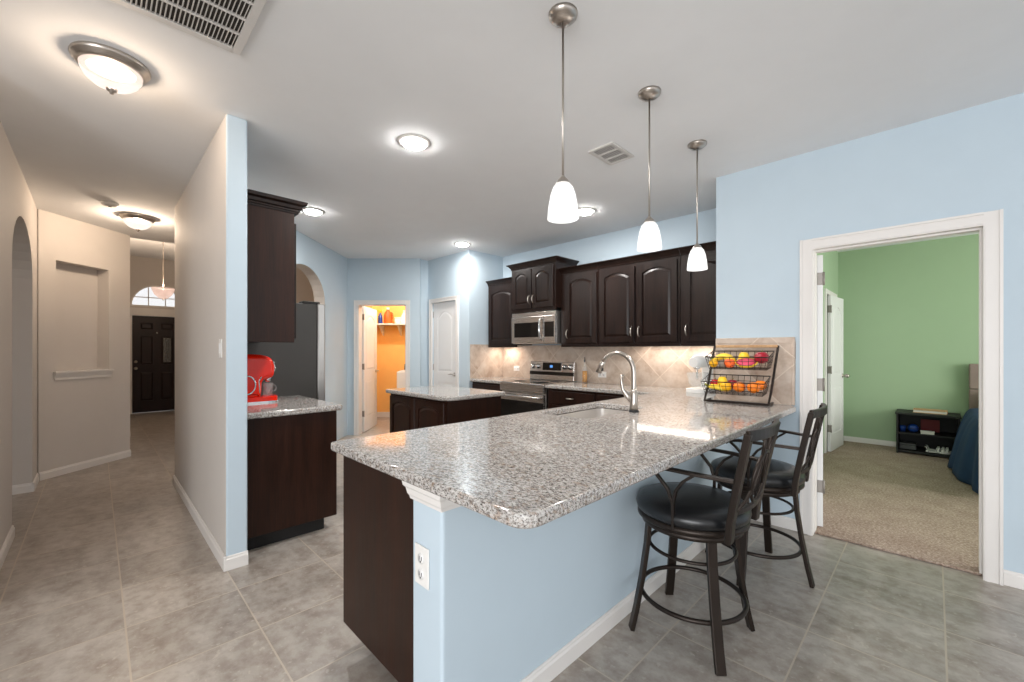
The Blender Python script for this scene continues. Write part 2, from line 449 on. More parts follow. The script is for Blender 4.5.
def arch_handle(name, parent, c, L=0.11, axis='z', out=(0, -1, 0), mat='nickel'):
    o = Vector(out); a = Vector((0, 0, 1)) if axis == 'z' else (Vector((1, 0, 0)) if axis == 'x' else Vector((0, 1, 0)))
    c = Vector(c); pts = []; rr = []
    for i in range(9):
        t = i / 8; pts.append(c + a * (t - 0.5) * L + o * (0.002 + 0.03 * sin(pi * t) ** 0.7)); rr.append(0.0045 + 0.0035 * sin(pi * t))
    return MB().tube(pts, rr, 8).build(name, M[mat], parent)

# ================================================================== SETTING
# floor and ceilings
struct('floor', MB().box(-12.2, 3.6, -4.2, 9.2, -0.06, 0), M['tile'], 'beige travertine look tile floor running through kitchen and hall', 'floor')
struct('floor_bedroom', MB().box(-0.98, 3.3, 3.75, 7.65, 0.001, 0.016).box(-0.606, 0.198, 3.665, 3.75, 0.001, 0.016), M['carpet'], 'speckled beige carpet in the green bedroom', 'carpet', bevel=0.006)
struct('ceiling', MB().box(-7.15, 3.6, -4.2, 9.2, H, H + 0.08), M['ceiling'], 'flat white ceiling over kitchen and hall', 'ceiling')
struct('ceiling_entry', MB().box(-12.0, -7.15, -0.6, 2.9, 3.27, 3.33).box(-7.15, -7.05, -0.6, 2.9, H + 0.08, 3.33), M['ceiling'], 'higher white ceiling of the entry hall', 'ceiling')
# partition between hall and kitchen
o = MB().box(-5.3, -2.985, 0.552, 0.665, 0, H).build('wall_partition', [M['beige'], M['blue']], None, 0.012, 3)
for f in o.data.polygons:
    f.material_index = 0 if f.normal.y < -0.5 or f.normal.x < -0.5 else 1
tag(o, 'free-standing partition wall between the hall and the coffee counter', 'wall', kind='structure')
def baseboard(name, p0, p1, label, nrm, h=0.085, t=0.013):
    p0, p1, n = Vector((*p0, 0)), Vector((*p1, 0)), Vector((*nrm, 0)).normalized()
    d = (p1 - p0)
    prof = [(0, 0.001), (t, 0.001), (t, h - 0.02), (t * 0.6, h - 0.012), (t * 0.6, h - 0.004), (t * 0.35, h), (0, h)]
    mb = MB()
    A = [mb._v(p0 + n * (a + 0.0005) + Vector((0, 0, z))) for a, z in prof]; B = [mb._v(p1 + n * (a + 0.0005) + Vector((0, 0, z))) for a, z in prof]
    k = len(prof); mb.bm.faces.new(A[::-1]); mb.bm.faces.new(B)
    for i in range(k): mb.bm.faces.new([A[i], A[(i + 1) % k], B[(i + 1) % k], B[i]])
    return struct(name, mb, M['white'], label, 'baseboard')
baseboard('baseboard_partition_hall', (-5.3, 0.552), (-2.972, 0.552), 'white baseboard on the hall face of the partition', (0, -1))
baseboard('baseboard_partition_end', (-2.985, 0.539), (-2.985, 0.665), 'short white baseboard on the end of the partition', (1, 0))
# kitchen back wall, stub of wall beside the doorway, doorway wall
struct('wall_back', MB().box(-4.76, -1.15, 4.41, 4.53, 0, H), M['blue'], 'pale blue wall behind the range and upper cabinets', 'wall')
o = MB().box(-1.266, -0.622, 3.63, 3.75, 0, H).box(0.214, 3.6, 3.63, 3.75, 0, H).box(-0.622, 0.214, 3.63, 3.75, 2.05, H).box(-1.266, -1.15, 3.75, 4.41, 0, H).build('wall_right', [M['blue'], M['green']])
for f in o.data.polygons:
    f.material_index = 1 if f.normal.y > 0.5 and f.center.y > 3.7 and f.center.x > -1.15 else 0
tag(o, 'pale blue wall with the bedroom doorway', 'wall', kind='structure')
# pantry closet box and jog
struct('wall_pantry_side', MB().box(-4.76, -4.64, 3.75, 4.41, 0, H), M['blue'], 'pale blue side of the pantry beside the range', 'wall')
struct('wall_pantry', MB().box(-5.67, -5.545, 3.75, 3.87, 0, H).box(-4.935, -4.76, 3.75, 3.87, 0, H).box(-5.545, -4.935, 3.75, 3.87, 2.05, H).box(-5.74, -5.67, 3.55, 3.87, 0, H).box(-5.67, -4.76, 3.96, 4.0, 0, H), M['blue'], 'pale blue wall holding the closed pantry door', 'wall')
# laundry wall (45 degrees) with opening
mb = MB(UV).box(-2.553, -2.385, 6.5, 6.62, 0, H).box(-1.64, -1.425, 6.5, 6.62, 0, H).box(-2.385, -1.64, 6.5, 6.62, 2.03, H)
struct('wall_laundry', mb, M['blue'], 'pale blue wall with the laundry doorway', 'wall')
mb = MB(UV).box(-2.86, -2.76, 6.62, 8.36, 0, H).box(-2.76, -1.26, 8.26, 8.36, 0, H).box(-1.36, -1.26, 6.74, 8.26, 0, H).box(-2.76, -2.56, 6.62, 6.64, 0, H)
struct('wall_laundry_room', mb, M['orange'], 'orange wall inside the laundry room', 'wall')
struct('ceiling_laundry', MB(UV).box(-2.86, -1.2, 6.6, 8.36, H + 0.09, H + 0.12), M['ceiling'], 'white ceiling of the laundry room', 'ceiling')
struct('baseboard_laundry', MB(UV).box(-2.76, -2.12, 8.245, 8.26, 0, 0.1), M['white'], 'white baseboard at the foot of the orange wall', 'baseboard')
# wall behind the fridge with an arched passage
v0, v1 = 4.62, 5.72
poly = [(4.55, 0), (4.55, H), (6.62, H), (6.62, 0), (v1, 0), (v1, 1.96)] + arc_pts(v0, v1, 1.96, 0.41)[1:-1] + [(v0, 1.96), (v0, 0)]
mb = MB(UV); mb.prism(poly, lambda a, b, d: (d, a, b), -2.553, -2.70)
o = struct('wall_passage', mb, [M['blue'], M['beige']], 'pale blue wall with a rounded archway beside the refrigerator', 'wall')
for f in o.data.polygons:
    f.material_index = 0 if f.normal.dot(UV.to_3x3() @ Vector((1, 0, 0))) > 0.9 else 1
struct('wall_passage_end', MB().box(-5.17, -5.05, 0.665, 1.45, 0, H), M['beige'], 'short beige wall behind the refrigerator', 'wall')
struct('wall_passage_back', MB().box(-7.15, -7.03, 1.25, 3.1, 0, H), M['beige'], 'beige wall seen through the archway', 'wall')
# hall: left wall with arch, niche wall
x0, x1 = -5.92, -4.58
poly = [(-6.36, 0), (-6.36, H), (-3.3, H), (-3.3, 0), (x1, 0), (x1, 1.98)] + arc_pts(x0, x1, 1.98, 0.41)[1:-1] + [(x0, 1.98), (x0, 0)]
mb = MB(); mb.prism(poly, XZ, -0.42, -0.56)
struct('wall_hall_left', mb, M['beige'], 'beige hall wall with a tall rounded archway', 'wall')
struct('wall_study', MB().box(-7.1, -2.2, -1.9, -1.8, 0, H).box(-7.1, -7.0, -1.8, -0.1, 0, H), M['beige'], 'beige wall of the room beyond the hall archway', 'wall')
baseboard('baseboard_hall_near', (-4.58, -0.42), (-3.3, -0.42), 'white baseboard on the near side of the hall archway', (0, 1))
baseboard('baseboard_hall_jamb', (-5.92, -0.56), (-5.92, -0.407), 'white baseboard on the jamb of the hall archway', (1, 0))
baseboard('baseboard_hall_far', (-6.35, -0.42), (-5.907, -0.42), 'white baseboard between the hall archway and the niche wall', (0, 1))
N0, N1 = Vector((-6.35, -0.41, 0)), Vector((-7.03, 0.30, 0))
nd = (N1 - N0); NL = nd.length; nang = math.atan2(nd.y, nd.x)
NM = Matrix.Translation(N0) @ Matrix.Rotation(nang, 4, 'Z')          # local x along the wall, +y behind... the room is on -y after the flip below
# room side of this wall is local y < 0
na, nb, nz0, nz1 = 0.158, 0.718, 1.09, 2.26
mb = MB(NM).box(0, na, 0, 0.3, 0, H).box(nb, NL, 0, 0.3, 0, H).box(na, nb, 0, 0.3, 0, nz0).box(na, nb, 0, 0.3, nz1, H).box(na, nb, 0.14, 0.3, nz0, nz1)
struct('wall_niche', mb, M['beige'], 'angled beige hall wall with a recessed niche', 'wall')
e0, e1 = NM @ Vector((0, 0, 0)), NM @ Vector((NL, 0, 0))
baseboard('baseboard_niche', e0[:2], e1[:2], 'white baseboard along the foot of the niche wall', (NM.to_3x3() @ Vector((0, -1, 0)))[:2])
mb = MB(NM).box(na - 0.03, nb + 0.03, -0.035, 0.135, nz0 - 0.012, nz0 + 0.006)
mb.prism([(-0.001, nz0 - 0.085), (-0.012, nz0 - 0.085), (-0.012, nz0 - 0.06), (-0.024, nz0 - 0.03), (-0.03, nz0 - 0.012), (-0.001, nz0 - 0.012)], lambda a, b, d: (d, a, b), na - 0.02, nb + 0.02)
struct('trim_niche_sill', mb, M['white'], 'white moulded sill under the hall niche', 'sill')
# entry
struct('wall_entry_left', MB().box(-11.7, -8.65, 0.24, 0.36, 0, 3.27).box(-8.65, -7.15, 0.02, 0.14, 0, 3.27), M['beige'], 'beige left wall of the entry hall', 'wall')
struct('wall_entry_right', MB().box(-11.7, -7.15, 1.42, 1.54, 0, 3.27), M['beige'], 'beige right wall of the entry hall', 'wall')
baseboard('baseboard_entry', (-11.6, 0.36), (-8.66, 0.36), 'white baseboard of the entry hall', (0, 1))
dy0, dy1 = 0.53, 1.33
fy0, fy1, fz = 0.50, 1.36, 2.235
poly = [(0.24, 0), (0.24, 3.27), (1.54, 3.27), (1.54, 0), (dy1, 0), (dy1, 2.04), (dy0, 2.04), (dy0, 0)]
# wall pieces around the door and the fan light
mb = MB().box(-11.82, -11.7, 0.24, dy0, 0, 2.04).box(-11.82, -11.7, dy1, 1.54, 0, 2.04).box(-11.82, -11.7, 0.24, 1.54, 2.04, fz)
fan = arc_pts(fy0, fy1, fz, 0.47)
poly = [(fy0, fz), (0.24, fz), (0.24, 3.27), (1.54, 3.27), (1.54, fz), (fy1, fz)] + fan[1:-1]
mb.prism(poly, YZ, -11.82, -11.7)
struct('wall_front', mb, M['beige'], 'beige front wall around the entry door', 'wall')
w = s_root('window_1', 'arched fan window above the dark front door', 'window', (-11.7, 0, 0))
mb = MB(); mb.prism([(fy0, fz)] + [(fy1, fz)] + fan[1:-1], YZ, -0.07, -0.062); mb.build('pane', M['sky_pane'], w)
mb = MB().bar([(-0.03, a, b) for a, b in fan], 0.05, 0.035, up=(1, 0, 0)).box(-0.055, -0.005, fy0, fy1, fz, fz + 0.03)
mb.build('window_frame', M['white'], w)
mb = MB()
for yy in (0.79, 1.07): mb.box(-0.06, -0.045, yy - 0.009, yy + 0.009, fz, fz + 0.44)
mb.box(-0.06, -0.045, fy0 + 0.06, fy1 - 0.06, fz + 0.19, fz + 0.208)
mb.build('muntin', M['white'], w)
mb = MB().box(-11.699, -11.675, dy0 - 0.09, dy0, 0, 2.04).box(-11.699, -11.675, dy1, dy1 + 0.09, 0, 2.04).box(-11.699, -11.668, dy0 - 0.1, dy1 + 0.1, 2.04, 2.2)
struct('trim_1', mb, M['white'], 'white casing and header around the front door', 'door casing')
d = s_root('door_1', 'black-brown six panel front door at the end of the hall', 'front door', (-11.78, dy1, 0.006), -pi / 2)
# local x: 0..w runs to -Y ; face -y local -> -X world, so the room face is +y
wd = dy1 - dy0
mb = MB().box(0, wd, -0.02, 0.02, 0, 2.03)
c0, c1, c2, c3 = 0.12, 0.345, 0.455, 0.68
panel_leaf(mb, wd, 2.03, 0.02, [(c0, c1, 0.24, 0.86, 0), (c0, c1, 1.0, 1.62, 0), (c0, c1, 1.74, 1.9, 0), (c2, c3, 0.24, 0.86, 0), (c2, c3, 1.0, 1.62, 0), (c2, c3, 1.74, 1.9, 0)], 0.014, 1)
mb.build('door_leaf', M['entry_door'], d)
g = MB().box(c0 + 0.05, c1 - 0.05, 0.034, 0.04, 1.05, 1.57)
g.build('door_glass', M['glass'], d)
mb = MB()
for k, zz in enumerate((1.15, 1.31, 1.46)):
    mb.tube([(c0 + 0.112 + 0.035 * cos(a), 0.043, zz + 0.055 * sin(a)) for a in [2 * pi * i / 16 for i in range(16)]], 0.006, 6, True)
mb.tube([(c0 + 0.112, 0.043, 1.06), (c0 + 0.125, 0.043, 1.2), (c0 + 0.1, 0.043, 1.38), (c0 + 0.112, 0.043, 1.56)], 0.005, 6)
mb.build('glass_scrollwork', M['grey_plastic'], d)
mb = MB().lathe([(0.03, 0), (0.03, 0.01), (0.012, 0.015), (0.012, 0.04), (0.028, 0.05), (0.03, 0.065), (0.001, 0.075)], 14, (wd - 0.06, 0.034, 0.93), 'y'); mb.build('door_knob', M['nickel'], d)
MB().lathe([(0.028, 0), (0.028, 0.02), (0.001, 0.03)], 14, (wd - 0.06, 0.034, 1.07), 'y').build('deadbolt', M['nickel'], d)
MB().lathe([(0.014, 0), (0.014, 0.012), (0.001, 0.014)], 12, (wd / 2, 0.034, 1.68), 'y').build('peephole', M['chrome'], d)
# bedroom shell
struct('wall_bedroom_far', MB().box(-1.1, 3.4, 7.65, 7.77, 0, H), M['green'], 'sage green far wall of the bedroom', 'wall')
mb = MB().box(-1.1, -0.98, 3.75, 6.62, 0, H).box(-1.1, -0.98, 7.34, 7.65, 0, H).box(-1.1, -0.98, 6.62, 7.34, 2.04, H).box(-1.15, -1.1, 6.5, 7.5, 0, H)
struct('wall_bedroom_left', mb, M['green'], 'sage green side wall of the bedroom', 'wall')
mb = MB().box(3.3, 3.4, 3.75, 4.5, 0, H).box(3.3, 3.4, 6.7, 7.65, 0, H).box(3.3, 3.4, 4.5, 6.7, 0, 0.65).box(3.3, 3.4, 4.5, 6.7, 2.15, H)
struct('wall_bedroom_window', mb, M['green'], 'sage green window wall of the bedroom', 'wall')
baseboard('baseboard_bedroom', (-0.98, 7.65), (3.3, 7.65), 'white baseboard on the far green wall', (0, -1))
# door casings and jambs
def casing(mb, x0, x1, z1, y, s, wd=0.08, t=0.018):
    """casing round an opening in a wall at y, proud towards s"""
    for a, b in ((x0 - wd, x0), (x1, x1 + wd)):
        mb.box(a, b, min(y, y + s * t), max(y, y + s * t), 0, z1 + wd)
        inner = (b - 0.024, b - 0.006) if a < x0 else (a + 0.006, a + 0.024)
        outer = (a, a + 0.014) if a < x0 else (b - 0.014, b)
        mb.box(*outer, min(y + s * t, y + s * (t + 0.008)), max(y + s * t, y + s * (t + 0.008)), 0, z1 + wd)
        mb.box(*inner, min(y + s * t, y + s * (t + 0.005)), max(y + s * t, y + s * (t + 0.005)), 0, z1)
    mb.box(x0, x1, min(y, y + s * t), max(y, y + s * t), z1, z1 + wd)
    mb.box(x0, x1, min(y + s * t, y + s * (t + 0.008)), max(y + s * t, y + s * (t + 0.008)), z1 + wd - 0.014, z1 + wd)
    mb.box(x0, x1, min(y + s * t, y + s * (t + 0.005)), max(y + s * t, y + s * (t + 0.005)), z1 + 0.006, z1 + 0.024)
    return mb
mb = casing(MB(), -0.609, 0.2, 2.036, 3.629, -1, 0.074)
mb.box(-0.621, -0.607, 3.612, 3.765, 0, 2.048).box(0.199, 0.213, 3.612, 3.765, 0, 2.048).box(-0.607, 0.199, 3.612, 3.765, 2.034, 2.048)
mb.box(0.187, 0.199, 3.66, 3.72, 0.017, 2.034).box(-0.607, 0.187, 3.66, 3.72, 2.022, 2.034).box(-0.607, -0.601, 3.645, 3.70, 0.017, 2.034)
struct('trim_2', mb, M['white'], 'white casing around the bedroom doorway', 'door casing')
mb = casing(MB(), -5.545, -4.935, 2.05, 3.749, -1, 0.065)
struct('trim_3', mb, M['white'], 'white casing around the pantry door', 'door casing')
mb = casing(MB(UV), -2.38, -1.645, 2.025, 6.499, -1, 0.065)
mb.box(-2.384, -2.372, 6.49, 6.63, 0, 2.028).box(-1.653, -1.641, 6.49, 6.63, 0, 2.028).box(-2.372, -1.653, 6.49, 6.63, 2.016, 2.028)
struct('trim_4', mb, M['white'], 'white casing around the laundry doorway', 'door casing')
mb = MB().box(-0.979, -0.962, 6.54, 6.62, 0.016, 2.1).box(-0.979, -0.962, 7.34, 7.42, 0.016, 2.1).box(-0.979, -0.962, 6.62, 7.34, 2.04, 2.1)
struct('trim_5', mb, M['white'], 'white casing of the closet doorway on the bedroom side wall', 'door casing')
baseboard('baseboard_right_of_doorway', (0.276, 3.63), (3.6, 3.63), 'white baseboard right of the bedroom doorway', (0, -1))
baseboard('baseboard_left_of_doorway', (-1.07, 3.63), (-0.684, 3.63), 'white baseboard left of the bedroom doorway', (0, -1))

def interior_door(name, label, w, h, loc, rz, hinge_n=3, knob='lever', t=0.035):
    d = s_root(name, label, 'door', loc, rz)
    mb = MB().box(0, w, -t / 2 + 0.006, t / 2 - 0.006, 0, h)
    st = 0.11 if w > 0.6 else 0.09
    pn = [(st, w - st, 0.22, 0.82, 0), (st, w - st, 0.98, h - 0.13, 0.10)]
    panel_leaf(mb, w, h, -t / 2 + 0.006, pn, 0.006, -1)
    panel_leaf(mb, w, h, t / 2 - 0.006, pn, 0.006, 1)
    mb.build('door_leaf', M['doorwhite'], d)
    for s in (-1, 1):
        mb = MB().lathe([(0.03, 0), (0.03, s * 0.006), (0.011, s * 0.012), (0.011, s * 0.045)], 14, (w - 0.06, s * t / 2, 0.95), 'y')
        if knob == 'lever': mb.tube([(w - 0.06, s * (t / 2 + 0.04), 0.95), (w - 0.1, s * (t / 2 + 0.045), 0.955), (w - 0.17, s * (t / 2 + 0.04), 0.945)], [0.009, 0.008, 0.006], 8)
        else: mb.ball((w - 0.06, s * (t / 2 + 0.05), 0.95), 0.028, 12)
        mb.build('door_handle', M['nickel'], d)
    for z in (0.25, 1.0, h - 0.22)[:hinge_n]:
        MB().box(-0.004, 0.0, -t / 2, t / 2, z, z + 0.09).lathe([(0.007, z - 0.003), (0.007, z + 0.093)], 8, (-0.004, -t / 2 - 0.004, 0)).build('hinge', M['satin_nickel'], d)
    return d
# bedroom door swung wide open behind the jamb; closet door ajar; pantry door closed; laundry door open
d = interior_door('door_2', 'white bedroom door swung open against the left jamb', 0.76, 2.0, (-0.592, 3.79, 0.02), R_(106))
d = interior_door('door_3', 'white panelled closet door standing ajar on the bedroom side wall', 0.64, 2.0, (-0.945, 6.66, 0.02), R_(85.5), knob='knob')
d = interior_door('door_4', 'closed white arched panel pantry door beside the range', 0.604, 2.04, (-5.542, 3.785, 0.008), 0)
x, y, z = uv(-2.372, 6.66)
d = interior_door('door_5', 'white arched panel laundry door standing open inward', 0.70, 2.01, (x, y, 0.01), YAW + R_(91.5))

# ================================================================== CEILING FIXTURES
WARM = (1.0, 0.78, 0.58)
pend = thing('pendant_light', 'nearest brushed nickel pendant with a white bell shade above the granite counter', 'pendant light', (-1.105, 1.401, 0), 0, 'pendants over the peninsula')
MB().lathe([(0.001, H - 0.034), (0.02, H - 0.034), (0.045, H - 0.026), (0.06, H - 0.012), (0.062, H)], 28).build('canopy', M['nickel'], pend)
MB().lathe([(0.005, 2.04), (0.005, H - 0.03)], 10).build('rod', M['nickel'], pend)
MB().lathe([(0.006, 2.056), (0.01, 2.05), (0.022, 2.038), (0.03, 2.024), (0.0305, 2.012), (0.001, 2.012)], 20).build('socket_cap', M['nickel'], pend)
MB().lathe([(0.028, 2.024), (0.042, 2.006), (0.053, 1.975), (0.061, 1.93), (0.0655, 1.885), (0.066, 1.874), (0.063, 1.874), (0.0585, 1.93), (0.05, 1.975), (0.039, 2.003), (0.025, 2.02)], 28).build('lamp_shade', M['shade'], pend)
p0 = pend
p1 = dup(p0, (-1.106, 2.166, 0), label='middle brushed nickel pendant of the three above the granite counter')
p2 = dup(p0, (-1.15, 2.94, 0), label='farthest nickel pendant, hanging in front of the last upper cabinet door')
for p in (p0, p1, p2): point('pendant_bulb', p, (0, 0, 1.93), 11, (1, 0.96, 0.92), 0.025)
can = thing('recessed_light', 'recessed ceiling light nearest the camera above the kitchen floor', 'ceiling light', (-2.5, 1.541, H), 0, 'recessed kitchen ceiling lights')
MB().lathe([(0.082, -0.009), (0.108, -0.006), (0.114, 0)], 32).build('trim_ring', M['vent_white'], can)
MB().lathe([(0.001, -0.036), (0.042, -0.033), (0.072, -0.022), (0.082, -0.006)], 32).build('lens', M['lens'], can)
cans = [can, dup(can, (-4.47, 1.573, H), label='recessed ceiling light above the refrigerator beside the tall cabinet'),
        dup(can, (-4.45, 3.48, H), label='recessed ceiling light in front of the pantry corner'),
        dup(can, (-2.512, 3.545, H), label='recessed ceiling light behind the nearest pendant shade')]
for c in cans:
    dl = bpy.data.lights.new('recessed_lamp', 'AREA'); dl.shape = 'DISK'; dl.size = 0.15; dl.energy = 11.5; dl.color = (1, 0.97, 0.93)
    lo = bpy.data.objects.new('recessed_lamp', dl); COL.objects.link(lo); lo.parent = c; lo.location = (0, 0, -0.04)
fl = thing('flush_mount_light', 'larger round nickel rimmed ceiling light nearest the camera beside the big vent', 'ceiling light', (-2.86, 0.055, H), 0, 'hall flush mount lights')
MB().lathe([(0.09, -0.044), (0.118, -0.042), (0.129, -0.036), (0.133, -0.027), (0.143, -0.021), (0.149, -0.009), (0.146, 0)], 36, cap=False).build('rim', M['nickel'], fl)
MB().lathe([(0.001, -0.134), (0.035, -0.130), (0.072, -0.114), (0.1, -0.088), (0.114, -0.06), (0.117, -0.042)], 32, cap=False).build('glass_bowl', M['bowl'], fl)
MB().lathe([(0.001, -0.159), (0.008, -0.156), (0.01, -0.148), (0.019, -0.142), (0.022, -0.132), (0.001, -0.128)], 16).build('finial', M['nickel'], fl)
fl2 = dup(fl, (-5.99, 0.318, H), label='farther flush ceiling light with glowing bowl above the niche end of the hall')
for f, pw in ((fl, 22), (fl2, 62)): point('hall_bulb', f, (0, 0, -0.084), pw, WARM, 0.04)
bl = thing('bowl_pendant', 'glowing alabaster bowl pendant hanging before the fan window', 'pendant light', (-9.33, 0.82, 0))
MB().lathe([(0.05, 3.25), (0.05, 3.27)], 16).lathe([(0.006, 2.42), (0.006, 3.25)], 8).build('rod', M['nickel'], bl)
MB().lathe([(0.001, 2.19), (0.06, 2.21), (0.12, 2.27), (0.155, 2.35), (0.162, 2.38), (0.15, 2.38), (0.11, 2.3), (0.001, 2.22)], 28).build('glass_bowl', M['bowl_entry'], bl)
MB().lathe([(0.16, 2.378), (0.167, 2.385), (0.16, 2.392), (0.157, 2.385), (0.16, 2.378)], 28, cap=False).tube([(0.16, 0, 2.39), (0, 0, 2.45), (-0.16, 0, 2.39)], 0.004, 6).build('rim', M['nickel'], bl)
MB().lathe([(0.001, 2.17), (0.012, 2.18), (0.016, 2.195), (0.001, 2.2)], 12).build('finial', M['nickel'], bl)
point('entry_bulb', bl, (0, 0, 2.33), 38, WARM, 0.03)

# return-air vent: frame, bars, louvers
v = thing('return_air_vent', 'large white louvered return air vent in the ceiling corner of the view', 'ceiling vent', (-2.34, -0.03, H))
VX, VY = 0.76, 0.52
fr = 0.035
MB().box(0, VX, 0, fr, -0.012, 0).box(0, VX, VY - fr, VY, -0.012, 0).box(0, fr, fr, VY - fr, -0.012, 0).box(VX - fr, VX, fr, VY - fr, -0.012, 0).build('frame', M['vent_white'], v, 0.003)
MB().box(fr, VX - fr, fr, VY - fr, -0.0015, -0.0005).build('duct_shade_sheet', M['duct_shade'], v)  # flat dark sheet standing for the shade behind the louvers, no duct modelled
nb_ = 6
for i in range(1, nb_):
    xx = fr + (VX - 2 * fr) * i / nb_
    MB().box(xx - 0.005, xx + 0.005, fr, VY - fr, -0.012, -0.002).build('divider_bar', M['vent_white'], v)
k = 30
for i in range(k):
    yy = fr + (VY - 2 * fr) * (i + 0.5) / k
    MB().prism([(yy - 0.004, -0.011), (yy - 0.001, -0.011), (yy + 0.003, -0.002), (yy, -0.002)], YZ, fr, VX - fr).build('louver', M['vent_white'], v)
v = thing('supply_air_vent', 'small white rectangular ceiling register behind the pendants', 'ceiling vent', (-1.64, 2.64, H))
MB().box(-0.1, 0.1, -0.15, -0.13, -0.012, 0).box(-0.1, 0.1, 0.13, 0.15, -0.012, 0).box(-0.1, -0.08, -0.13, 0.13, -0.012, 0).box(0.08, 0.1, -0.13, 0.13, -0.012, 0).build('frame', M['vent_white'], v, 0.003)
MB().box(-0.08, 0.08, -0.13, 0.13, -0.0015, -0.0005).build('duct_shade_sheet', M['duct_shade'], v)  # shade of the register opening painted as a thin dark sheet
for i in range(9):
    xx = -0.072 + 0.018 * i
    MB().prism([(xx - 0.004, -0.010), (xx + 0.003, -0.010), (xx + 0.003, -0.007), (xx - 0.004, -0.007)], XZ, -0.13, 0.13).build('louver', M['vent_white'], v)
MB().box(-0.08, 0.08, -0.05, -0.04, -0.013, -0.003).build('divider_bar', M['vent_white'], v)
MB().box(-0.08, 0.08, 0.04, 0.05, -0.013, -0.003).build('divider_bar', M['vent_white'], v)
sd = thing('smoke_detector', 'small round white smoke detector on the hall ceiling', 'smoke detector', (-5.6, 0.096, H))
MB().lathe([(0.001, -0.036), (0.03, -0.036), (0.055, -0.03), (0.064, -0.018), (0.066, 0)], 24).build('body', M['white_plastic'], sd)
MB().lathe([(0.001, -0.04), (0.012, -0.04), (0.014, -0.034)], 12).build('test_button', M['grey_plastic'], sd)

# ================================================================== PENINSULA
o = MB().box(-1.262, -1.088, 0.77, 3.628, 0, 0.872).build('wall_peninsula', M['blue'], None, 0.012, 3)
tag(o, 'pale blue half wall under the bar side of the granite counter', 'half wall', kind='structure')
prof = [(0, 0.812), (0.004, 0.812), (0.006, 0.822), (0.011, 0.83), (0.015, 0.85), (0.022, 0.858), (0.024, 0.872), (0, 0.872)]
mb = MB(); path = [(-1.256, 0.768, -1, -0.0), (-1.256, 0.768, 0, 0)]
rows = []
for (px, py, nx, ny) in ((-1.263, 0.79, -1, 0), (-1.263, 0.769, -1, -1), (-1.087, 0.769, 1, -1), (-1.087, 3.60, 1, 0)):
    rows.append([mb._v((px + nx * a, py + ny * a, z)) for a, z in prof])
for A, B in zip(rows, rows[1:]):
    for i in range(len(prof)): mb.bm.faces.new([A[i], A[(i + 1) % len(prof)], B[(i + 1) % len(prof)], B[i]])
mb.bm.faces.new(rows[0][::-1]); mb.bm.faces.new(rows[-1])
struct('trim_peninsula_cap', mb, M['white'], 'white crown moulding under the counter at the end of the half wall', 'moulding')
baseboard('baseboard_peninsula', (-1.088, 0.757), (-1.088, 3.615), 'white baseboard along the blue half wall behind the stools', (1, 0))
baseboard('baseboard_peninsula_end', (-1.262, 0.77), (-1.075, 0.77), 'white baseboard on the end of the blue half wall', (0, -1))

def drawer_front(name, par, x0, x1, z0, z1, y, wood, sgn=-1, hl=0.1):
    d = MB().box(x0, x1, min(y, y + sgn * 0.019), max(y, y + sgn * 0.019), z0, z1).build(name, wood, par, 0.005)
    arch_handle('handle', d, ((x0 + x1) / 2, y + sgn * 0.019, (z0 + z1) / 2), hl, 'x', (0, sgn, 0))
    return d
def door_front(name, par, x0, x1, z0, z1, y, wood, arch=0.05, handle=None, sgn=-1, hz='low', frw=0.06):
    w, h = x1 - x0, z1 - z0
    T = Matrix.Translation((x0, 0, z0))
    mb = MB(T).box(0, w, min(y, y + sgn * 0.012), max(y, y + sgn * 0.012), 0, h)
    panel_leaf(mb, w, h, y + sgn * 0.012, [(frw, w - frw, frw, h - frw + 0.012 * (arch > 0), arch)], 0.009, sgn, 0.008)
    d = mb.build(name, wood, par, 0.0025, 1)
    if handle:
        hx = x0 + 0.028 if handle == 'L' else x1 - 0.028
        zc = z0 + 0.11 if hz == 'low' else z1 - 0.11
        arch_handle('handle', d, (hx, y + sgn * 0.021, zc), 0.11, 'z', (0, sgn, 0))
    return d

# cabinets under the peninsula (doors face the kitchen, away from the camera)
def peninsula_cab(y0, y1, label, end=False):
    t = thing('peninsula_cabinet', label, 'base cabinet', (-1.85, y0, 0), -pi / 2, 'base cabinets under the peninsula')
    w = y1 - y0
    # local x -> -Y world ; local y -> +X world
    MB().box(-w, 0, 0.02, 0.584, 0.11, 0.13).box(-w, -w + 0.018, 0.02, 0.584, 0.13, 0.872).box(-0.018, 0, 0.02, 0.584, 0.13, 0.872).box(-w + 0.018, -0.018, 0.566, 0.584, 0.13, 0.872).box(-w + 0.018, -0.018, 0.02, 0.0225, 0.13, 0.872).build('carcass', M['wood'], t)
    MB().box(-w + 0.0, -0.2 if end else -0.003, 0.09, 0.584, 0.001, 0.11).build('toe_kick', M['black'], t)
    if end: MB().box(0.0, 0.01, 0.0, 0.584, 0.112, 0.872).build('end_panel', M['wood'], t, 0.002)
    n = 2 if w > 0.6 else 1
    for i in range(n):
        a, b = -w + w * i / n + 0.012, -w + w * (i + 1) / n - 0.012
        drawer_front('drawer', t, a, b, 0.71, 0.85, 0.02, M['wood'])
        door_front('door', t, a, b, 0.13, 0.69, 0.02, M['wood'], 0.04, 'R' if i == 0 else 'L', hz='high')
peninsula_cab(0.79, 1.95, 'dark walnut base cabinet with the plain end panel at the near end of the peninsula', True)
peninsula_cab(1.96, 2.93, 'dark walnut sink base cabinet under the faucet, facing the island')
peninsula_cab(2.94, 3.72, 'dark walnut base cabinet at the inner corner of the L-shaped counter')

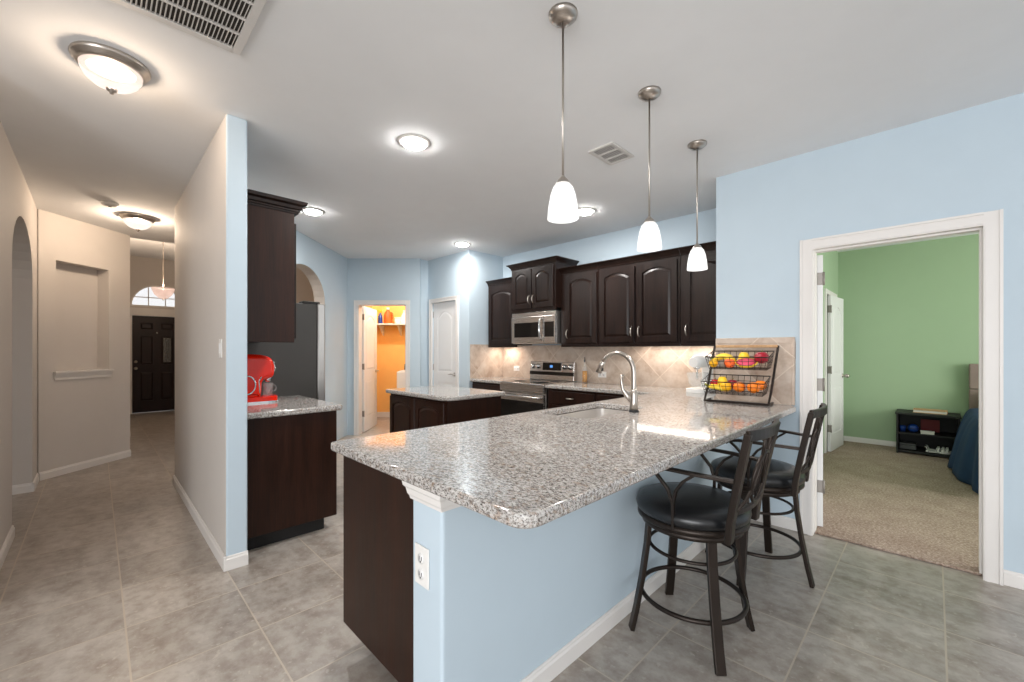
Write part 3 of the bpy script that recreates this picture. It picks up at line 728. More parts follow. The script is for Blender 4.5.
# L-shaped granite top with sink cut-out
def rounded(pts, radii, n=6):
    out = []
    for i, p in enumerate(pts):
        r = radii[i]
        p = Vector(p); a = Vector(pts[i - 1]); b = Vector(pts[(i + 1) % len(pts)])
        if r == 0: out.append((p.x, p.y)); continue
        da, db = (a - p).normalized(), (b - p).normalized()
        for k in range(n + 1):
            t = k / n; q0, q1 = p + da * r, p + db * r
            q = (1 - t) ** 2 * q0 + 2 * t * (1 - t) * p + t ** 2 * q1
            out.append((q.x, q.y))
    return out
sx0, sx1, sy0, sy1, ys = -1.82, -1.44, 2.05, 2.76, 2.40
south = rounded([(-1.885, ys), (-1.885, 0.735), (-0.695, 0.735), (-0.695, ys)], [0, 0.014, 0.07, 0])
hole_s = rounded([(sx1, ys), (sx1, sy0), (sx0, sy0), (sx0, ys)], [0, 0.07, 0.07, 0])
north = rounded([(-0.695, ys), (-0.695, 3.56), (-0.735, 3.6285), (-1.2675, 3.6285), (-1.2675, 4.4085), (-3.222, 4.4085), (-3.222, 3.74), (-1.885, 3.74), (-1.885, ys)], [0, 0.02, 0, 0, 0, 0, 0, 0.015, 0])
hole_n = rounded([(sx0, ys), (sx0, sy1), (sx1, sy1), (sx1, ys)], [0, 0.07, 0.07, 0])
def slab(name, faces_polys, z0, z1, mat, parent=None, bev=0.014):
    bm = bmesh.new(); cache = {}
    def gv(p):
        k = (round(p[0], 5), round(p[1], 5))
        if k not in cache: cache[k] = bm.verts.new((k[0], k[1], z1))
        return cache[k]
    fs = [bm.faces.new([gv(p) for p in poly]) for poly in faces_polys]
    ex = bmesh.ops.extrude_face_region(bm, geom=fs)
    for g in ex['geom']:
        if isinstance(g, bmesh.types.BMVert): g.co.z = z0
    bmesh.ops.recalc_face_normals(bm, faces=bm.faces)
    me = bpy.data.meshes.new(name); bm.to_mesh(me); bm.free(); me.materials.append(mat)
    for p in me.polygons: p.use_smooth = True
    o = bpy.data.objects.new(name, me); COL.objects.link(o)
    if parent: o.parent = parent
    b = o.modifiers.new('bevel', 'BEVEL'); b.width = bev; b.segments = 4; b.limit_method = 'ANGLE'; b.angle_limit = R_(50); b.harden_normals = True
    return o
top = slab('granite_countertop', [south + hole_s, north + hole_n], 0.8735, 0.914, M['granite'])
tag(top, 'large L-shaped speckled granite countertop with rounded bar overhang', 'countertop')
# sink
sk = thing('kitchen_sink', 'undermount stainless steel sink sunk in the granite counter', 'sink', ((sx0 + sx1) / 2, (sy0 + sy1) / 2, 0.873))
hw, hl = (sx1 - sx0) / 2 + 0.003, (sy1 - sy0) / 2 + 0.003
mb = MB()
rim = rounded([(-hw, -hl), (hw, -hl), (hw, hl), (-hw, hl)], [0.075] * 4); bot = rounded([(-hw + .02, -hl + .02), (hw - .02, -hl + .02), (hw - .02, hl - .02), (-hw + .02, hl - .02)], [0.07] * 4)
rings = [[mb._v((*p, z)) for p in pl] for pl, z in ((rim, -0.001), (bot, -0.17), ([(a * .9, b * .9) for a, b in bot], -0.19), ([(a * .15, b * .1) for a, b in bot], -0.196))]
for A, B in zip(rings, rings[1:]):
    for i in range(len(A)):
        f = mb.bm.faces.new([A[i], A[(i + 1) % len(A)], B[(i + 1) % len(A)], B[i]]); f.smooth = True
mb.bm.faces.new(rings[-1]); mb.build('basin', M['sink_steel'], sk)
MB().lathe([(0.045, -0.194), (0.04, -0.189), (0.02, -0.192), (0.001, -0.192)], 20).build('drain', M['chrome'], sk)
# faucet
fc = thing('kitchen_faucet', 'brushed nickel gooseneck faucet behind the sink', 'faucet', (-1.385, 2.5, 0.914), pi)
pts = [(0, 0, 0.03), (0, 0, 0.15), (0.0, 0, 0.262)]
for i in range(1, 11):
    a = pi * i / 12; pts.append((0.124 - 0.124 * cos(a), 0, 0.262 + 0.124 * sin(a)))
MB().lathe([(0.032, 0), (0.032, 0.008), (0.027, 0.014)], 24).build('base_ring', M['black'], fc)
MB().lathe([(0.027, 0.008), (0.026, 0.06), (0.022, 0.12), (0.016, 0.15)], 20).build('body', M['nickel'], fc)
MB().tube(pts, [0.016] * 3 + [0.0145] * 10, 12).build('spout', M['nickel'], fc)
MB().tube([(0.229, 0, 0.328), (0.244, 0, 0.304), (0.272, 0, 0.25)], [0.0155, 0.018, 0.021], 14).build('spray_head', M['nickel'], fc)
MB().box(0.236, 0.248, -0.008, 0.008, 0.26, 0.288).build('spray_button', M['black'], fc)
lv = MB().tube([(0.01, 0.0, 0.07), (0.035, 0.02, 0.10), (0.058, 0.04, 0.145), (0.066, 0.045, 0.2), (0.062, 0.042, 0.245)], [0.021, 0.019, 0.012, 0.009, 0.011], 10).build('lever', M['nickel'], fc)

def outlet(name, label, cat, loc, rz, kind='outlet', horizontal=False, group=None):
    t = thing(name, label, cat, loc, rz, group)
    w, h = (0.116, 0.072) if horizontal else ((0.082, 0.132) if kind == 'big' else (0.072, 0.116))
    MB().box(-w / 2, w / 2, -0.006, 0, -h / 2, h / 2).build('cover_plate', M['white_plastic'], t, 0.003)
    if kind == 'switch':
        MB().box(-0.016, 0.016, -0.011, -0.006, -0.032, 0.032).build('rocker', M['doorwhite'], t, 0.003)
    else:
        for s in (-1, 1):
            cx, cz = (s * 0.026, 0) if horizontal else (0, s * 0.026)
            k = MB().lathe([(0.017, -0.006), (0.017, -0.009), (0.001, -0.009)], 18, (cx, 0, cz), 'y').build('receptacle', M['doorwhite'], t)
            MB().box(cx - 0.008, cx - 0.005, -0.0098, -0.009, cz - 0.005, cz + 0.007).box(cx + 0.005, cx + 0.008, -0.0098, -0.009, cz - 0.005, cz + 0.007).box(cx - 0.0025, cx + 0.0025, -0.0098, -0.009, cz - 0.013, cz - 0.008).build('slots', M['grey_plastic'], k)
    return t
outlet('wall_outlet', 'white duplex outlet on the end of the blue half wall', 'outlet', (-1.195, 0.7695, 0.605), 0, 'big')
outlet('light_switch', 'white light switch on the hall face of the partition', 'light switch', (-3.12, 0.5515, 1.33), 0, 'switch')

# ================================================================== BACK RUN
# backsplash tiles
mb = MB().box(-4.63, -1.268, 4.398, 4.4095, 0.9145, 1.384).box(-4.6395, -4.63, 3.765, 4.4095, 0.9145, 1.40)
struct('backsplash', mb, M['splash'], 'travertine backsplash laid diagonally under the upper cabinets', 'backsplash')
mb = MB().box(-1.266, -0.735, 3.6185, 3.6295, 0.9145, 1.37)
b = struct('backsplash_end', mb, M['splash'], 'taupe travertine backsplash panel behind the fruit rack', 'backsplash')
mb = MB().box(-1.266, -0.715, 3.614, 3.6295, 1.37, 1.415).box(-0.735, -0.715, 3.614, 3.6295, 0.9145, 1.37)
mb.build('border_tile', M['splash'], b, 0.004)
# base cabinets
def back_base(x0, x1, label, nd, y=3.80, handles=True):
    t = thing('base_cabinet', label, 'base cabinet', (x0, y, 0), 0, 'base cabinets along the back wall')
    w = x1 - x0
    MB().box(0, w, 0, 4.395 - y, 0.11, 0.872).build('carcass', M['wood'], t)
    MB().box(0, w, 0.07, 4.395 - y, 0.001, 0.11).build('toe_kick', M['black'], t)
    for i in range(nd):
        a, b_ = w * i / nd + 0.012, w * (i + 1) / nd - 0.012
        drawer_front('drawer', t, a, b_, 0.70, 0.845, 0, M['wood'])
        door_front('door', t, a, b_, 0.13, 0.68, 0, M['wood'], 0.04, 'R' if i == 0 else 'L', hz='high')
back_base(-3.218, -2.55, 'dark walnut drawer base cabinet just right of the range', 1)
back_base(-2.545, -1.9, 'dark walnut base cabinet at the inner corner behind the sink', 1)
back_base(-4.62, -3.995, 'dark walnut base cabinet between the pantry and the range', 1)
o = slab('granite_countertop', [rounded([(-4.628, 3.755), (-3.992, 3.755), (-3.992, 4.397), (-4.628, 4.397)], [0, 0, 0, 0])], 0.8735, 0.914, M['granite'])
tag(o, 'short granite countertop between pantry wall and range', 'countertop')
# range
rg = thing('electric_range', 'stainless steel electric range with black oven door and knobbed backguard', 'range', (-3.985, 3.76, 0))
RW = 0.755
MB().box(0, RW, 0.02, 0.6, 0.06, 0.895).build('body', M['steel'], rg)
MB().box(0.02, RW - 0.02, 0.06, 0.58, 0.0, 0.06).build('base', M['black'], rg)
MB().box(0, RW, -0.03, 0.02, 0.80, 0.915).build('front_panel', M['steel_h'], rg, 0.012)
od = MB().box(0.01, RW - 0.01, -0.025, 0.02, 0.25, 0.785).build('oven_door', M['steel_h'], rg, 0.006)
MB().box(0.012, RW - 0.012, -0.031, -0.025, 0.26, 0.69).build('oven_window', M['black_gloss'], od, 0.003)
MB().tube([(0.04, -0.03, 0.745), (0.04, -0.07, 0.75), (0.07, -0.08, 0.75), (RW - 0.07, -0.08, 0.75), (RW - 0.04, -0.07, 0.75), (RW - 0.04, -0.03, 0.745)], 0.014, 10).build('door_handle', M['steel_h'], od)
dr = MB().box(0.01, RW - 0.01, -0.025, 0.02, 0.07, 0.24).build('storage_drawer', M['steel_h'], rg, 0.006)
MB().box(0, RW, -0.005, 0.56, 0.895, 0.917).build('cooktop', M['black_gloss'], rg, 0.004)
for bx, by, br in ((0.2, 0.15, 0.09), (0.56, 0.15, 0.11), (0.2, 0.42, 0.07), (0.56, 0.42, 0.075)):
    MB().lathe([(br, 0.9172), (br, 0.918), (br - 0.006, 0.918), (br - 0.006, 0.9172)], 28, (bx, by, 0)).build('burner_ring', M['grey_plastic'], rg)
mb = MB(); mb.prism([(0.545, 0.915), (0.6, 0.915), (0.6, 1.165), (0.565, 1.165)], YZ, 0, RW); bgd = mb.build('backguard', M['steel_h'], rg, 0.006)
mb = MB(); mb.prism([(0.5445, 0.985), (0.552, 0.985), (0.556, 1.03), (0.5485, 1.03)], YZ, 0.0, RW); mb.build('black_trim_band', M['black_gloss'], bgd)
mb = MB(); mb.prism([(0.547, 1.05), (0.56, 1.05), (0.568, 1.15), (0.556, 1.15)], YZ, 0.235, 0.55); mb.build('control_panel', M['black_gloss'], bgd)
mb = MB(); mb.prism([(0.5485, 1.085), (0.551, 1.085), (0.5535, 1.118), (0.5508, 1.118)], YZ, 0.365, 0.41); mb.build('clock_display', M['display'], bgd)
for kx in (0.06, 0.15, 0.61, 0.70):
    MB().lathe([(0.036, 0.562), (0.034, 0.545), (0.028, 0.535), (0.026, 0.525), (0.001, 0.523)], 20, (kx, 0, 1.1), 'y').build('knob', M['chrome'], bgd)
# microwave
mw = thing('microwave', 'stainless over-the-range microwave under the tall cabinet', 'microwave', (-4.018, 4.0, 1.40))
MB().box(0, 0.76, 0.01, 0.395, 0, 0.405).build('body', M['steel'], mw, 0.004)
MB().box(0, 0.76, -0.01, 0.01, 0.355, 0.405).build('vent_grille', M['steel_h'], mw, 0.004)
md = MB().box(0, 0.57, -0.02, 0.01, 0.008, 0.352).build('door', M['steel_h'], mw, 0.006)
MB().box(0.055, 0.49, -0.0235, -0.02, 0.085, 0.275).build('door_window', M['black_gloss'], md, 0.004)
MB().tube([(0.535, -0.02, 0.05), (0.535, -0.055, 0.075), (0.535, -0.066, 0.18), (0.535, -0.055, 0.3), (0.535, -0.02, 0.325)], 0.014, 10).build('door_handle', M['chrome'], md)
cp = MB().box(0.575, 0.76, -0.02, 0.01, 0.008, 0.352).build('control_panel', M['steel_h'], mw, 0.006)
MB().box(0.585, 0.735, -0.0235, -0.02, 0.085, 0.275).build('keypad', M['black_gloss'], cp, 0.003)
# upper cabinets
def crown(par, x0, x1, y, z0, left=True, right=True, out=0.056, h=0.07, back=None):
    """moulding along the front, returning along the sides; par-local"""
    prof = [(0, 0), (0.006, 0), (0.01, h * .25), (0.02, h * .45), (0.035, h * .7), (out - 0.004, h * .85), (out, h), (0, h)]
    rows = []; mb = MB()
    if left: rows.append((x0, back, -1, 0))
    rows.append((x0, y, -1 if left else 0, -1)); rows.append((x1, y, 1 if right else 0, -1))
    if right: rows.append((x1, back, 1, 0))
    R = [[mb._v((px + nx * a, py + ny * a, z0 + b)) for a, b in prof] for px, py, nx, ny in rows]
    k = len(prof)
    for A, B in zip(R, R[1:]):
        for i in range(k): mb.bm.faces.new([A[i], A[(i + 1) % k], B[(i + 1) % k], B[i]])
    mb.bm.faces.new(R[0][::-1]); mb.bm.faces.new(R[-1])
    return mb.build('crown_moulding', M['wood_up'], par)
def upper(x0, x1, z0, z1, yf, label, doors, cl, cr, z_door0=None, top=2.215, rail=True):
    t = thing('upper_cabinet', label, 'upper cabinet', (x0, yf, 0), 0, 'upper cabinets along the back wall')
    w = x1 - x0
    MB().box(0, w, 0, 4.397 - yf, z0 + 0.03, z1).build('carcass', M['wood_up'], t)
    if rail: MB().box(0, w, -0.004, 0.02, z0, z0 + 0.03).build('light_rail', M['wood_up'], t, 0.003)
    for a, b_, hd in doors:
        door_front('door', t, a - x0, b_ - x0, z0 + 0.045, top, 0, M['wood_up'], 0.045, hd)
    crown(t, 0, w, 0, z1 - 0.012, cl, cr, back=4.39 - yf)
    return t
yF = 4.08
upper(-4.6, -4.022, 1.358, 2.26, yF, 'upper cabinet with a single arched door left of the microwave', [(-4.57, -4.05, None)], False, False, top=2.2)
upper(-4.018, -3.255, 1.815, 2.40, 3.985, 'raised upper cabinet with two doors and wide crown above the microwave', [(-3.99, -3.648, 'R'), (-3.632, -3.283, 'L')], True, True, top=2.365, rail=True)
upper(-3.245, -2.705, 1.358, 2.26, yF, 'upper cabinet with a single arched door right of the microwave', [(-3.16, -2.72, 'L')], False, False)
upper(-2.7, -1.76, 1.358, 2.26, yF, 'double door upper cabinet in the middle of the back wall', [(-2.675, -2.245, 'R'), (-2.215, -1.785, 'L')], False, False)
upper(-1.755, -1.272, 1.358, 2.26, yF, 'last upper cabinet at the blue wall corner, behind the farthest pendant', [(-1.715, -1.3, 'L')], False, False)
# lamps under the upper cabinets
def strip_light(x0, x1, label, power, col):
    t = thing('under_cabinet_light', label, 'cabinet light', ((x0 + x1) / 2, 4.27, 1.386), 0, 'lamps under the upper cabinets')
    w = (x1 - x0) / 2
    MB().box(-w, w, -0.03, 0.03, -0.016, 0.0).build('housing', M['white_plastic'], t, 0.003)
    MB().box(-w + 0.01, w - 0.01, -0.02, 0.02, -0.022, -0.016).build('diffuser', M['strip'], t)
    dl = bpy.data.lights.new('cabinet_lamp', 'AREA'); dl.shape = 'RECTANGLE'; dl.size = 2 * w - 0.03; dl.size_y = 0.035; dl.energy = power; dl.color = col
    lo = bpy.data.objects.new('cabinet_lamp', dl); COL.objects.link(lo); lo.parent = t; lo.location = (0, 0, -0.026)
strip_light(-2.35, -1.45, 'long lamp strip under the cabinets at the blue wall corner', 1.9, (1, 0.87, 0.76))
strip_light(-4.56, -4.26, 'short lamp strip under the cabinet left of the microwave', 1.5, (1, 0.80, 0.66))
outlet('splash_outlet', 'white outlet on the backsplash left of the range', 'outlet', (-4.33, 4.3975, 1.05), 0, 'outlet', True)
outlet('splash_outlet', 'white outlet on the backsplash right of the oil bottle', 'outlet', (-2.86, 4.3975, 1.02), 0, 'outlet', True)
# oil bottle
ob = thing('oil_bottle', 'slim clear bottle of golden oil with a pour spout', 'bottle', (-3.05, 4.3, 0.9145))
MB().lathe([(0.032, 0), (0.034, 0.01), (0.034, 0.16), (0.028, 0.18), (0.014, 0.21), (0.012, 0.255), (0.014, 0.26)], 20).build('glass_bottle', M['glass'], ob)
MB().lathe([(0.031, 0.004), (0.031, 0.145), (0.001, 0.146)], 20).build('oil', M['oil'], ob)
MB().lathe([(0.011, 0.255), (0.013, 0.275), (0.005, 0.285), (0.004, 0.32), (0.001, 0.322)], 12).build('pour_spout', M['grey_plastic'], ob)
# stand mixer
mx = thing('stand_mixer', 'white stand mixer with glass bowl in the corner behind the fruit rack', 'mixer', (-1.585, 4.21, 0.9145), R_(-98))
mb = MB(); mb.prism(rounded([(-0.12, -0.1), (0.2, -0.1), (0.2, 0.1), (-0.12, 0.1)], [0.05, 0.09, 0.09, 0.05]), XY, 0, 0.035); mb.build('base', M['white_plastic'], mx, 0.008)
mb = MB(); mb.prism([(-0.11, 0.03), (-0.02, 0.03), (-0.045, 0.12), (-0.04, 0.25), (-0.10, 0.25)], XZ, -0.05, 0.05); mb.build('column', M['white_plastic'], mx, 0.02, 3)
MB().tube([(-0.13, 0, 0.29), (-0.08, 0, 0.3), (0.02, 0, 0.305), (0.13, 0, 0.295), (0.19, 0, 0.285)], [0.045, 0.068, 0.07, 0.062, 0.045], 16).build('motor_head', M['white_plastic'], mx)
MB().lathe([(0.028, 0.22), (0.03, 0.25)], 16, (0.12, 0, 0)).lathe([(0.008, 0.13), (0.008, 0.22)], 8, (0.12, 0, 0)).build('beater_shaft', M['chrome'], mx)
MB().lathe([(0.05, 0.036), (0.055, 0.045), (0.085, 0.08), (0.1, 0.16), (0.103, 0.19), (0.099, 0.19), (0.096, 0.16), (0.08, 0.083), (0.001, 0.05)], 24, (0.1, 0, 0)).build('mixing_bowl', M['glass'], mx)
MB().lathe([(0.046, 0), (0.047, 0.012)], 20, (0.06, 0, 0.30), 'y').build('trim_band', M['chrome'], mx)

# ================================================================== COFFEE CORNER
cb = thing('coffee_cabinet', 'dark walnut base cabinet under the red coffee machine', 'base cabinet', (-3.12, 0.667, 0))
MB().box(-0.92, -0.012, 0, 0.56, 0.1, 0.872).build('carcass', M['wood'], cb)
mb = MB(); mb.prism([(0, 0.1), (0.6, 0.1), (0.6, 0.13), (0.6, 0.872), (0, 0.872)], YZ, -0.012, 0); mb.build('end_panel', M['wood'], cb, 0.003)
MB().box(-0.92, -0.06, 0, 0.53, 0.001, 0.1).build('toe_kick', M['black'], cb)
T = Matrix.Translation((0, 0.58, 0))
for i in range(2):
    a = -0.90 + 0.45 * i
    dd = MB().box(a, a + 0.43, 0.56, 0.58, 0.13, 0.69).build('door', M['wood'], cb, 0.004)
    arch_handle('handle', dd, (a + (0.4 if i == 0 else 0.03), 0.58, 0.6), 0.11, 'z', (0, 1, 0))
    dd = MB().box(a, a + 0.43, 0.56, 0.58, 0.71, 0.85).build('drawer', M['wood'], cb, 0.004)
    arch_handle('handle', dd, (a + 0.215, 0.58, 0.78), 0.11, 'x', (0, 1, 0))
o = slab('granite_countertop', [rounded([(-4.052, 0.667), (-3.09, 0.667), (-3.09, 1.305), (-4.052, 1.305)], [0, 0, 0.03, 0])], 0.8735, 0.914, M['granite'])
tag(o, 'small granite countertop beside the partition, under the red coffee machine', 'countertop')
cu = thing('coffee_upper_cabinet', 'dark brown upper cabinet with plain end hung beside the partition', 'upper cabinet', (-3.15, 0.667, 0))
MB().box(-0.9, -0.012, 0, 0.315, 1.385, 2.30).build('carcass', M['wood_up'], cu)
MB().box(-0.012, 0, 0, 0.317, 1.372, 2.29).build('end_panel', M['wood'], cu, 0.003)
for i in range(2):
    dd = MB().box(-0.89 + 0.445 * i, -0.455 + 0.445 * i - 0.008, 0.317, 0.336, 1.40, 2.21).build('door', M['wood_up'], cu, 0.004)
    arch_handle('handle', dd, (-0.49 + 0.1 * i, 0.336, 1.5), 0.11, 'z', (0, 1, 0))
prof = [(0, 0), (0.006, 0), (0.008, 0.012), (0.014, 0.014), (0.014, 0.026), (0.024, 0.03), (0.03, 0.05), (0.05, 0.06), (0.055, 0.08), (0, 0.08)]
mb = MB(); rr = [[mb._v((px + nx * a, py + ny * a, 2.272 + b)) for a, b in prof] for px, py, nx, ny in ((0.0, 0.0, 1, 0), (0.0, 0.336, 1, 1), (-0.9, 0.336, 0, 1))]
for A, B in zip(rr, rr[1:]):
    for i in range(len(prof)): mb.bm.faces.new([A[i], A[(i + 1) % len(prof)], B[(i + 1) % len(prof)], B[i]])
mb.bm.faces.new(rr[0][::-1]); mb.bm.faces.new(rr[-1]); mb.build('crown_moulding', M['wood_up'], cu)
# refrigerator (front towards +Y)
rf = thing('refrigerator', 'stainless refrigerator with dark grey side beyond the coffee counter', 'refrigerator', (-4.92, 0.745, 0))
MB().box(0, 0.86, 0, 0.72, 0.03, 1.745).build('body', M['fridge_side'], rf, 0.006)
MB().box(0.03, 0.83, 0.05, 0.7, 0.0, 0.03).build('feet', M['black'], rf)
for a, b_, h_ in ((0.003, 0.427, 0.40), (0.433, 0.857, 0.46)):
    fd = MB().box(a, b_, 0.725, 0.80, 0.62, 1.755).build('door', M['steel'], rf, 0.012, )
    MB().tube([(h_, 0.80, 0.75), (h_, 0.845, 0.78), (h_, 0.845, 1.5), (h_, 0.80, 1.53)], 0.012, 8).build('door_handle', M['chrome'], fd)
fd = MB().box(0.003, 0.857, 0.725, 0.80, 0.06, 0.61).build('freezer_drawer', M['steel'], rf, 0.012)
MB().tube([(0.12, 0.80, 0.55), (0.15, 0.845, 0.55), (0.71, 0.845, 0.55), (0.74, 0.80, 0.55)], 0.012, 8).build('drawer_handle', M['chrome'], fd)
MB().box(0.74, 0.85, 0.6, 0.75, 1.745, 1.77).build('hinge_cover', M['black'], rf, 0.004)
# red coffee machine (spout towards +Y)
cm = thing('coffee_machine', 'glossy red rounded coffee machine beside the partition', 'coffee machine', (-3.72, 0.835, 0.9145))
mb = MB()
body = [(-0.16, 0.03), (0.05, 0.03), (0.075, 0.05), (0.078, 0.12), (0.082, 0.165), (0.11, 0.18), (0.15, 0.185), (0.168, 0.215), (0.165, 0.30), (0.145, 0.345), (0.09, 0.37), (-0.03, 0.375), (-0.1, 0.36), (-0.15, 0.31), (-0.165, 0.2), (-0.165, 0.08)]

def smooth_loop(pts, it=2):
    for _ in range(it):
        q = []
        for i, p in enumerate(pts):
            n = pts[(i + 1) % len(pts)]
            q += [(0.75 * p[0] + 0.25 * n[0], 0.75 * p[1] + 0.25 * n[1]), (0.25 * p[0] + 0.75 * n[0], 0.25 * p[1] + 0.75 * n[1])]
        pts = q
    return pts
body = smooth_loop(body); nB = len(body)
nrm = []
for i in range(nB):
    a, b = Vector(body[i - 1]), Vector(body[(i + 1) % nB]); t = (b - a).normalized(); nrm.append(Vector((t.y, -t.x)))
rows = []
for k in range(13):
    a = pi * (k / 12 - 0.5); xx = 0.088 * sin(a) if abs(sin(a)) < 1 else 0.088 * sin(a); inset = 0.034 * (1 - cos(a)) ** 1.3
    rows.append([mb._v((xx, p[0] - n_.x * inset, p[1] - n_.y * inset)) for p, n_ in zip(body, nrm)])
for A, B in zip(rows, rows[1:]):
    for i in range(nB):
        f = mb.bm.faces.new([A[i], A[(i + 1) % nB], B[(i + 1) % nB], B[i]]); f.smooth = True
for ring in (rows[0][::-1], rows[-1]):
    f = mb.bm.faces.new(ring); f.normal_update(); bmesh.ops.triangulate(mb.bm, faces=[f])
mb.build('housing', M['red'], cm)
mb = MB(); mb.prism(rounded([(-0.1, -0.16), (0.1, -0.16), (0.1, 0.2), (-0.1, 0.2)], [0.03, 0.03, 0.09, 0.09]), XY, 0.0, 0.012); mb.build('base_plate', M['chrome'], cm)
mb = MB(); mb.prism(rounded([(-0.095, -0.155), (0.095, -0.155), (0.095, 0.195), (-0.095, 0.195)], [0.03, 0.03, 0.09, 0.09]), XY, 0.012, 0.045); mb.build('drip_base', M['red'], cm, 0.008)
for s in (-1, 1):
    MB().tube([(s * 0.09, -0.035 + 0.06 * cos(a), 0.14 + 0.07 * sin(a)) for a in [2 * pi * i / 28 for i in range(28)]], 0.006, 8, True).build('side_ring', M['chrome'], cm)
    MB().tube([(s * 0.08, 0.055, 0.05), (s * 0.086, 0.05, 0.17), (s * 0.088, 0.065, 0.2)], 0.006, 8).build('side_trim', M['chrome'], cm)
MB().tube([(0, 0.168, 0.22), (0.02, 0.178, 0.26), (0, 0.17, 0.31)], 0.008, 8).build('lever', M['chrome'], cm)
MB().lathe([(0.02, 0.155), (0.024, 0.19)], 16, (0, 0.132, 0)).build('brew_spout', M['chrome'], cm)
mg = thing('glass_mug', 'clear glass mug under the spout of the red coffee machine', 'mug', (-3.72, 0.967, 0.960))
MB().lathe([(0.028, 0), (0.034, 0.004), (0.036, 0.075), (0.037, 0.1), (0.034, 0.1), (0.032, 0.075), (0.001, 0.008)], 20).build('cup', M['glass'], mg)
MB().tube([(0.0, 0.034, 0.085), (0, 0.056, 0.075), (0, 0.058, 0.042), (0, 0.034, 0.028)], 0.005, 8).build('handle', M['glass'], mg)

# ================================================================== ISLAND
il = thing('kitchen_island', 'small dark walnut island cabinet in the middle of the kitchen', 'island', (-3.99, 2.178, 0))
MB().box(0, 0.992, 0.0, 0.64, 0.1, 0.872).build('carcass', M['wood'], il, 0.003)
MB().box(0.05, 0.94, 0.07, 0.6, 0.001, 0.1).build('toe_kick', M['black'], il)
for i in range(2): door_front('door', il, 0.02 + 0.48 * i, 0.488 + 0.48 * i, 0.13, 0.85, 0, M['wood'], 0.04, None)
MB().box(0.992, 1.0, 0.0, 0.64, 0.1, 0.872).build('end_panel', M['wood'], il, 0.002)
o = slab('granite_countertop', [rounded([(-4.03, 2.135), (-2.95, 2.135), (-2.95, 2.85), (-4.03, 2.85)], [0.03, 0.13, 0.03, 0.03])], 0.8735, 0.914, M['granite'])
tag(o, 'square granite countertop on the small kitchen island', 'countertop')

